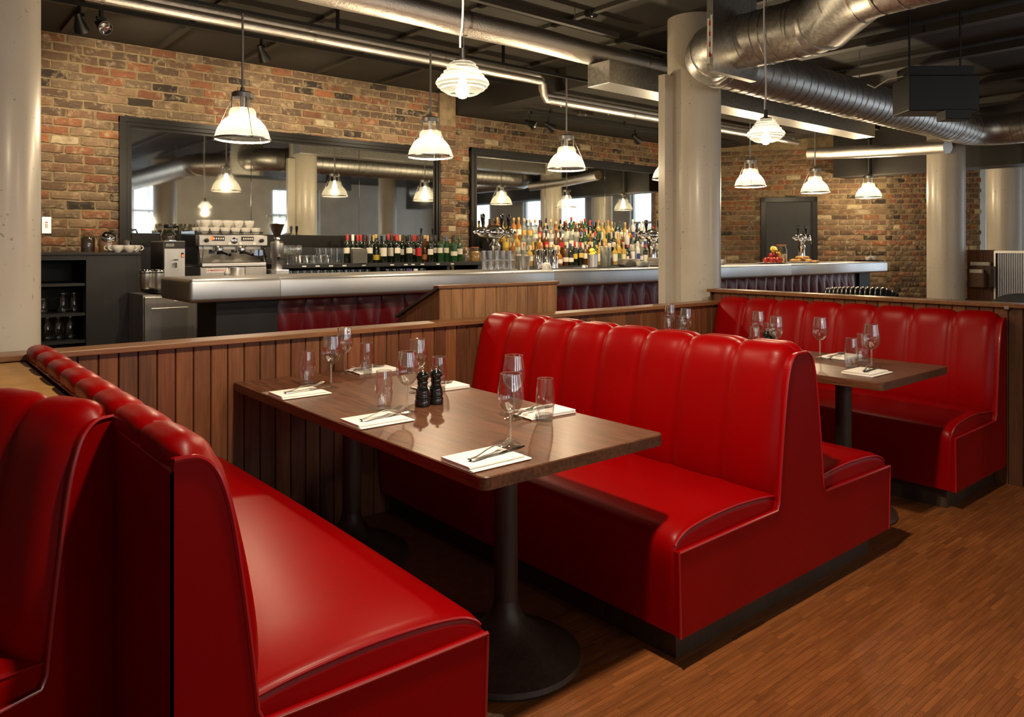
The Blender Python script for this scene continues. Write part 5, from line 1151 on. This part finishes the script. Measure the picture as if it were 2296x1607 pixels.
for X_ in (.6, 1.9, 3.1, 4.2): obj('hanger_rod', MB().tube([(X_, 4.262, 3.14), (X_, 4.262, ZC)], .004, 5), 'grey_metal', sr, True)
P = ond(2096, 205, 6.0); ac = thing('black_heater_unit', 'black boxed heater unit hanging before the spiral duct', 'heater', (P.x, P.y, 0), -.72)
obj('housing', MB().bbox(-.27, .27, -.14, .14, 2.42, 2.70, .01), 'black_metal', ac); obj('chin', MB().bbox(.0, .2, -.16, -.02, 2.35, 2.43, .006), 'black_metal', ac); obj('mount', MB().box(-.25, .25, -.10, .10, 2.70, 2.78), 'black_metal', ac)
for sx in (-.2, .2): obj('hanger_rod', MB().box(sx - .006, sx + .006, -.006, .006, 2.78, ZC), 'black_metal', ac)
obj('cable', MB().tube([(-.25,0,2.72),(-.36,.02,2.70),(-.45,.05,2.64),(-.52,.02,2.66)], .005, 6), 'paper', ac, True)
# ------------------------------------------------------------------ beyond the cross partition
bq = thing('black_banquette', 'curved black leather banquette with narrow channels before the far brick wall', 'banquette')
A0, A1 = ond(1850, 556, 8.9), ond(2012, 556, 8.4); dv = (A1 - A0).xy; Lq = dv.length; dv.normalize(); nv = Vector((-dv.y, dv.x)) * -1
zt0 = .905
for k in range(15):
    rows = []
    for i in range(7):
        tau = i/6; u = (k + tau)/15; bl = (1 - abs(2*tau-1)**2.4)*.02; cur = .10*math.sin(u*PI); hh = zt0*(.965 + .035*math.sin(min(1, u*2.2)*PI/2)) - (.05*max(0, u-.85)/.15)
        c_ = A0.xy + dv*(u*Lq) - nv*cur*-1
        rows.append([(c_.x + nv.x*o_*(1), c_.y + nv.y*o_, z_ + (bl*.4 if z_ > .8 else 0)) for o_, z_ in [(.16 + bl, .40), (.12 + bl, .60), (.08 + bl, .78), (.05 + bl*.7, hh - .03), (0, hh), (-.06, hh - .03), (-.07, .40)]])
    obj('channel', MB().grid(rows), 'black_leather', bq, 80)
cc = A0.xy + dv*(Lq*.5)
obj('seat', MB().box(cc.x - .35, cc.x + .35, cc.y - .35, cc.y + .05, .0, .42), 'black_leather', bq)
P = ond(2262, 556, 6.6); ch = thing('grey_chair', 'grey rounded-back chair behind the cross partition', 'chair', (P.x, P.y, 0), TH - PI/2)
rows = []
for i in range(21):
    a = -1.15 + 2.3*i/20; tz = .965 - .16*abs(a/1.15)**3.2
    rows.append([(.285*math.sin(a)*(1 if z_ > .5 else .92), -.30*math.cos(a)*.8 + .02*(z_ > .9) + o_, z_) for o_, z_ in [(0,.45),(0,.70),(0,tz-.02),(.02,tz),(.05,tz-.02),(.055,.70),(.055,.45)]])
obj('backrest', MB().grid(rows), 'chair_grey', ch, 60); obj('seat', MB().lathe([(1e-4,.40),(.24,.40),(.26,.42),(.25,.46),(1e-4,.47)], 28), 'chair_grey', ch, 50)
for sx in (-1, 1):
    for sy in (-1, 1): obj('leg', MB().tube([(sx*.17, sy*.17, .40), (sx*.21, sy*.21, .002)], .014, 8), 'black_metal', ch, True)
XS_ = 10.75
y0_, y1_ = onX(2230, 556, XS_).y, onX(2300, 556, XS_).y; zt1 = onX(2250, 562, XS_).z
rs = thing('ribbed_screen', 'ribbed metal-clad counter screen by the far windows', 'screen'); obj('panel', MB().box(XS_ + .02, XS_ + .09, y1_ - .5, y0_, 0, zt1), 'black_paint', rs)
rbm = MB().lathe([(.0115,0),(.0115,zt1 - .03)], 8).mesh('rib', True)
yy = y1_ - .5
while yy < y0_ - .03: link('rib', rbm, 'zinc', rs, (XS_ + .018, yy + .014, .01)); yy += .0245
obj('edge_trim', MB().box(XS_ - .005, XS_ + .095, y1_ - .5, y0_ + .008, zt1 - .03, zt1), 'zinc', rs); obj('edge_trim', MB().box(XS_ - .004, XS_ + .09, y0_ - .012, y0_ + .008, 0, zt1 - .03), 'zinc', rs)
ms = thing('menu_stand', 'plank menu stand with two stepped card boxes beside the column', 'stand')
ya, yb = y0_ + .01, onX(2166, 556, XS_).y; n = 5; w_ = (yb - ya)/n
for k in range(n): obj('plank', MB().bbox(XS_ + .03, XS_ + .05, ya + k*w_ + .0015, ya + (k+1)*w_ - .0015, 0, zt1 + .01, .002), 'plank_wood', ms)
def mz(y): return onX(2190, y, XS_).z
for k, (pa, pb, top, off) in enumerate(((2222, 2170, 595, .10), (2206, 2168, 611, .20))):
    q0, q1 = onX(pa, 556, XS_ - off).y, onX(pb, 556, XS_ - off).y; bxp = obj('card_box', MB().bbox(XS_ - off, XS_ - off + .095, q0, q1, mz(642), mz(top), .003), 'plank_wood', ms)
    obj('edge_strip', MB().box(XS_ - off - .003, XS_ - off + .0, q0 - .0, q0 + .02, mz(642), mz(top)), 'dark_wood', bxp)
    cdo = obj('menu_stack', MB().bbox(XS_ - off + .02, XS_ - off + .08, q0 + .03, q1 - .02, mz(top) + .001, mz(top) + .045, .002), 'paper'); tag(cdo, 'stack of cream menu cards in the %s box of the stand' % ('rear', 'front')[k], 'menus')
fo = obj('floor_socket', MB().lathe([(1e-4,.0045),(.058,.0045),(.062,.003),(.062,.0026)], 28, tuple(onz(2296, 1085, 0))), 'black_metal', None, 40); tag(fo, 'round dark floor socket cover near the far banquette', 'floor socket')
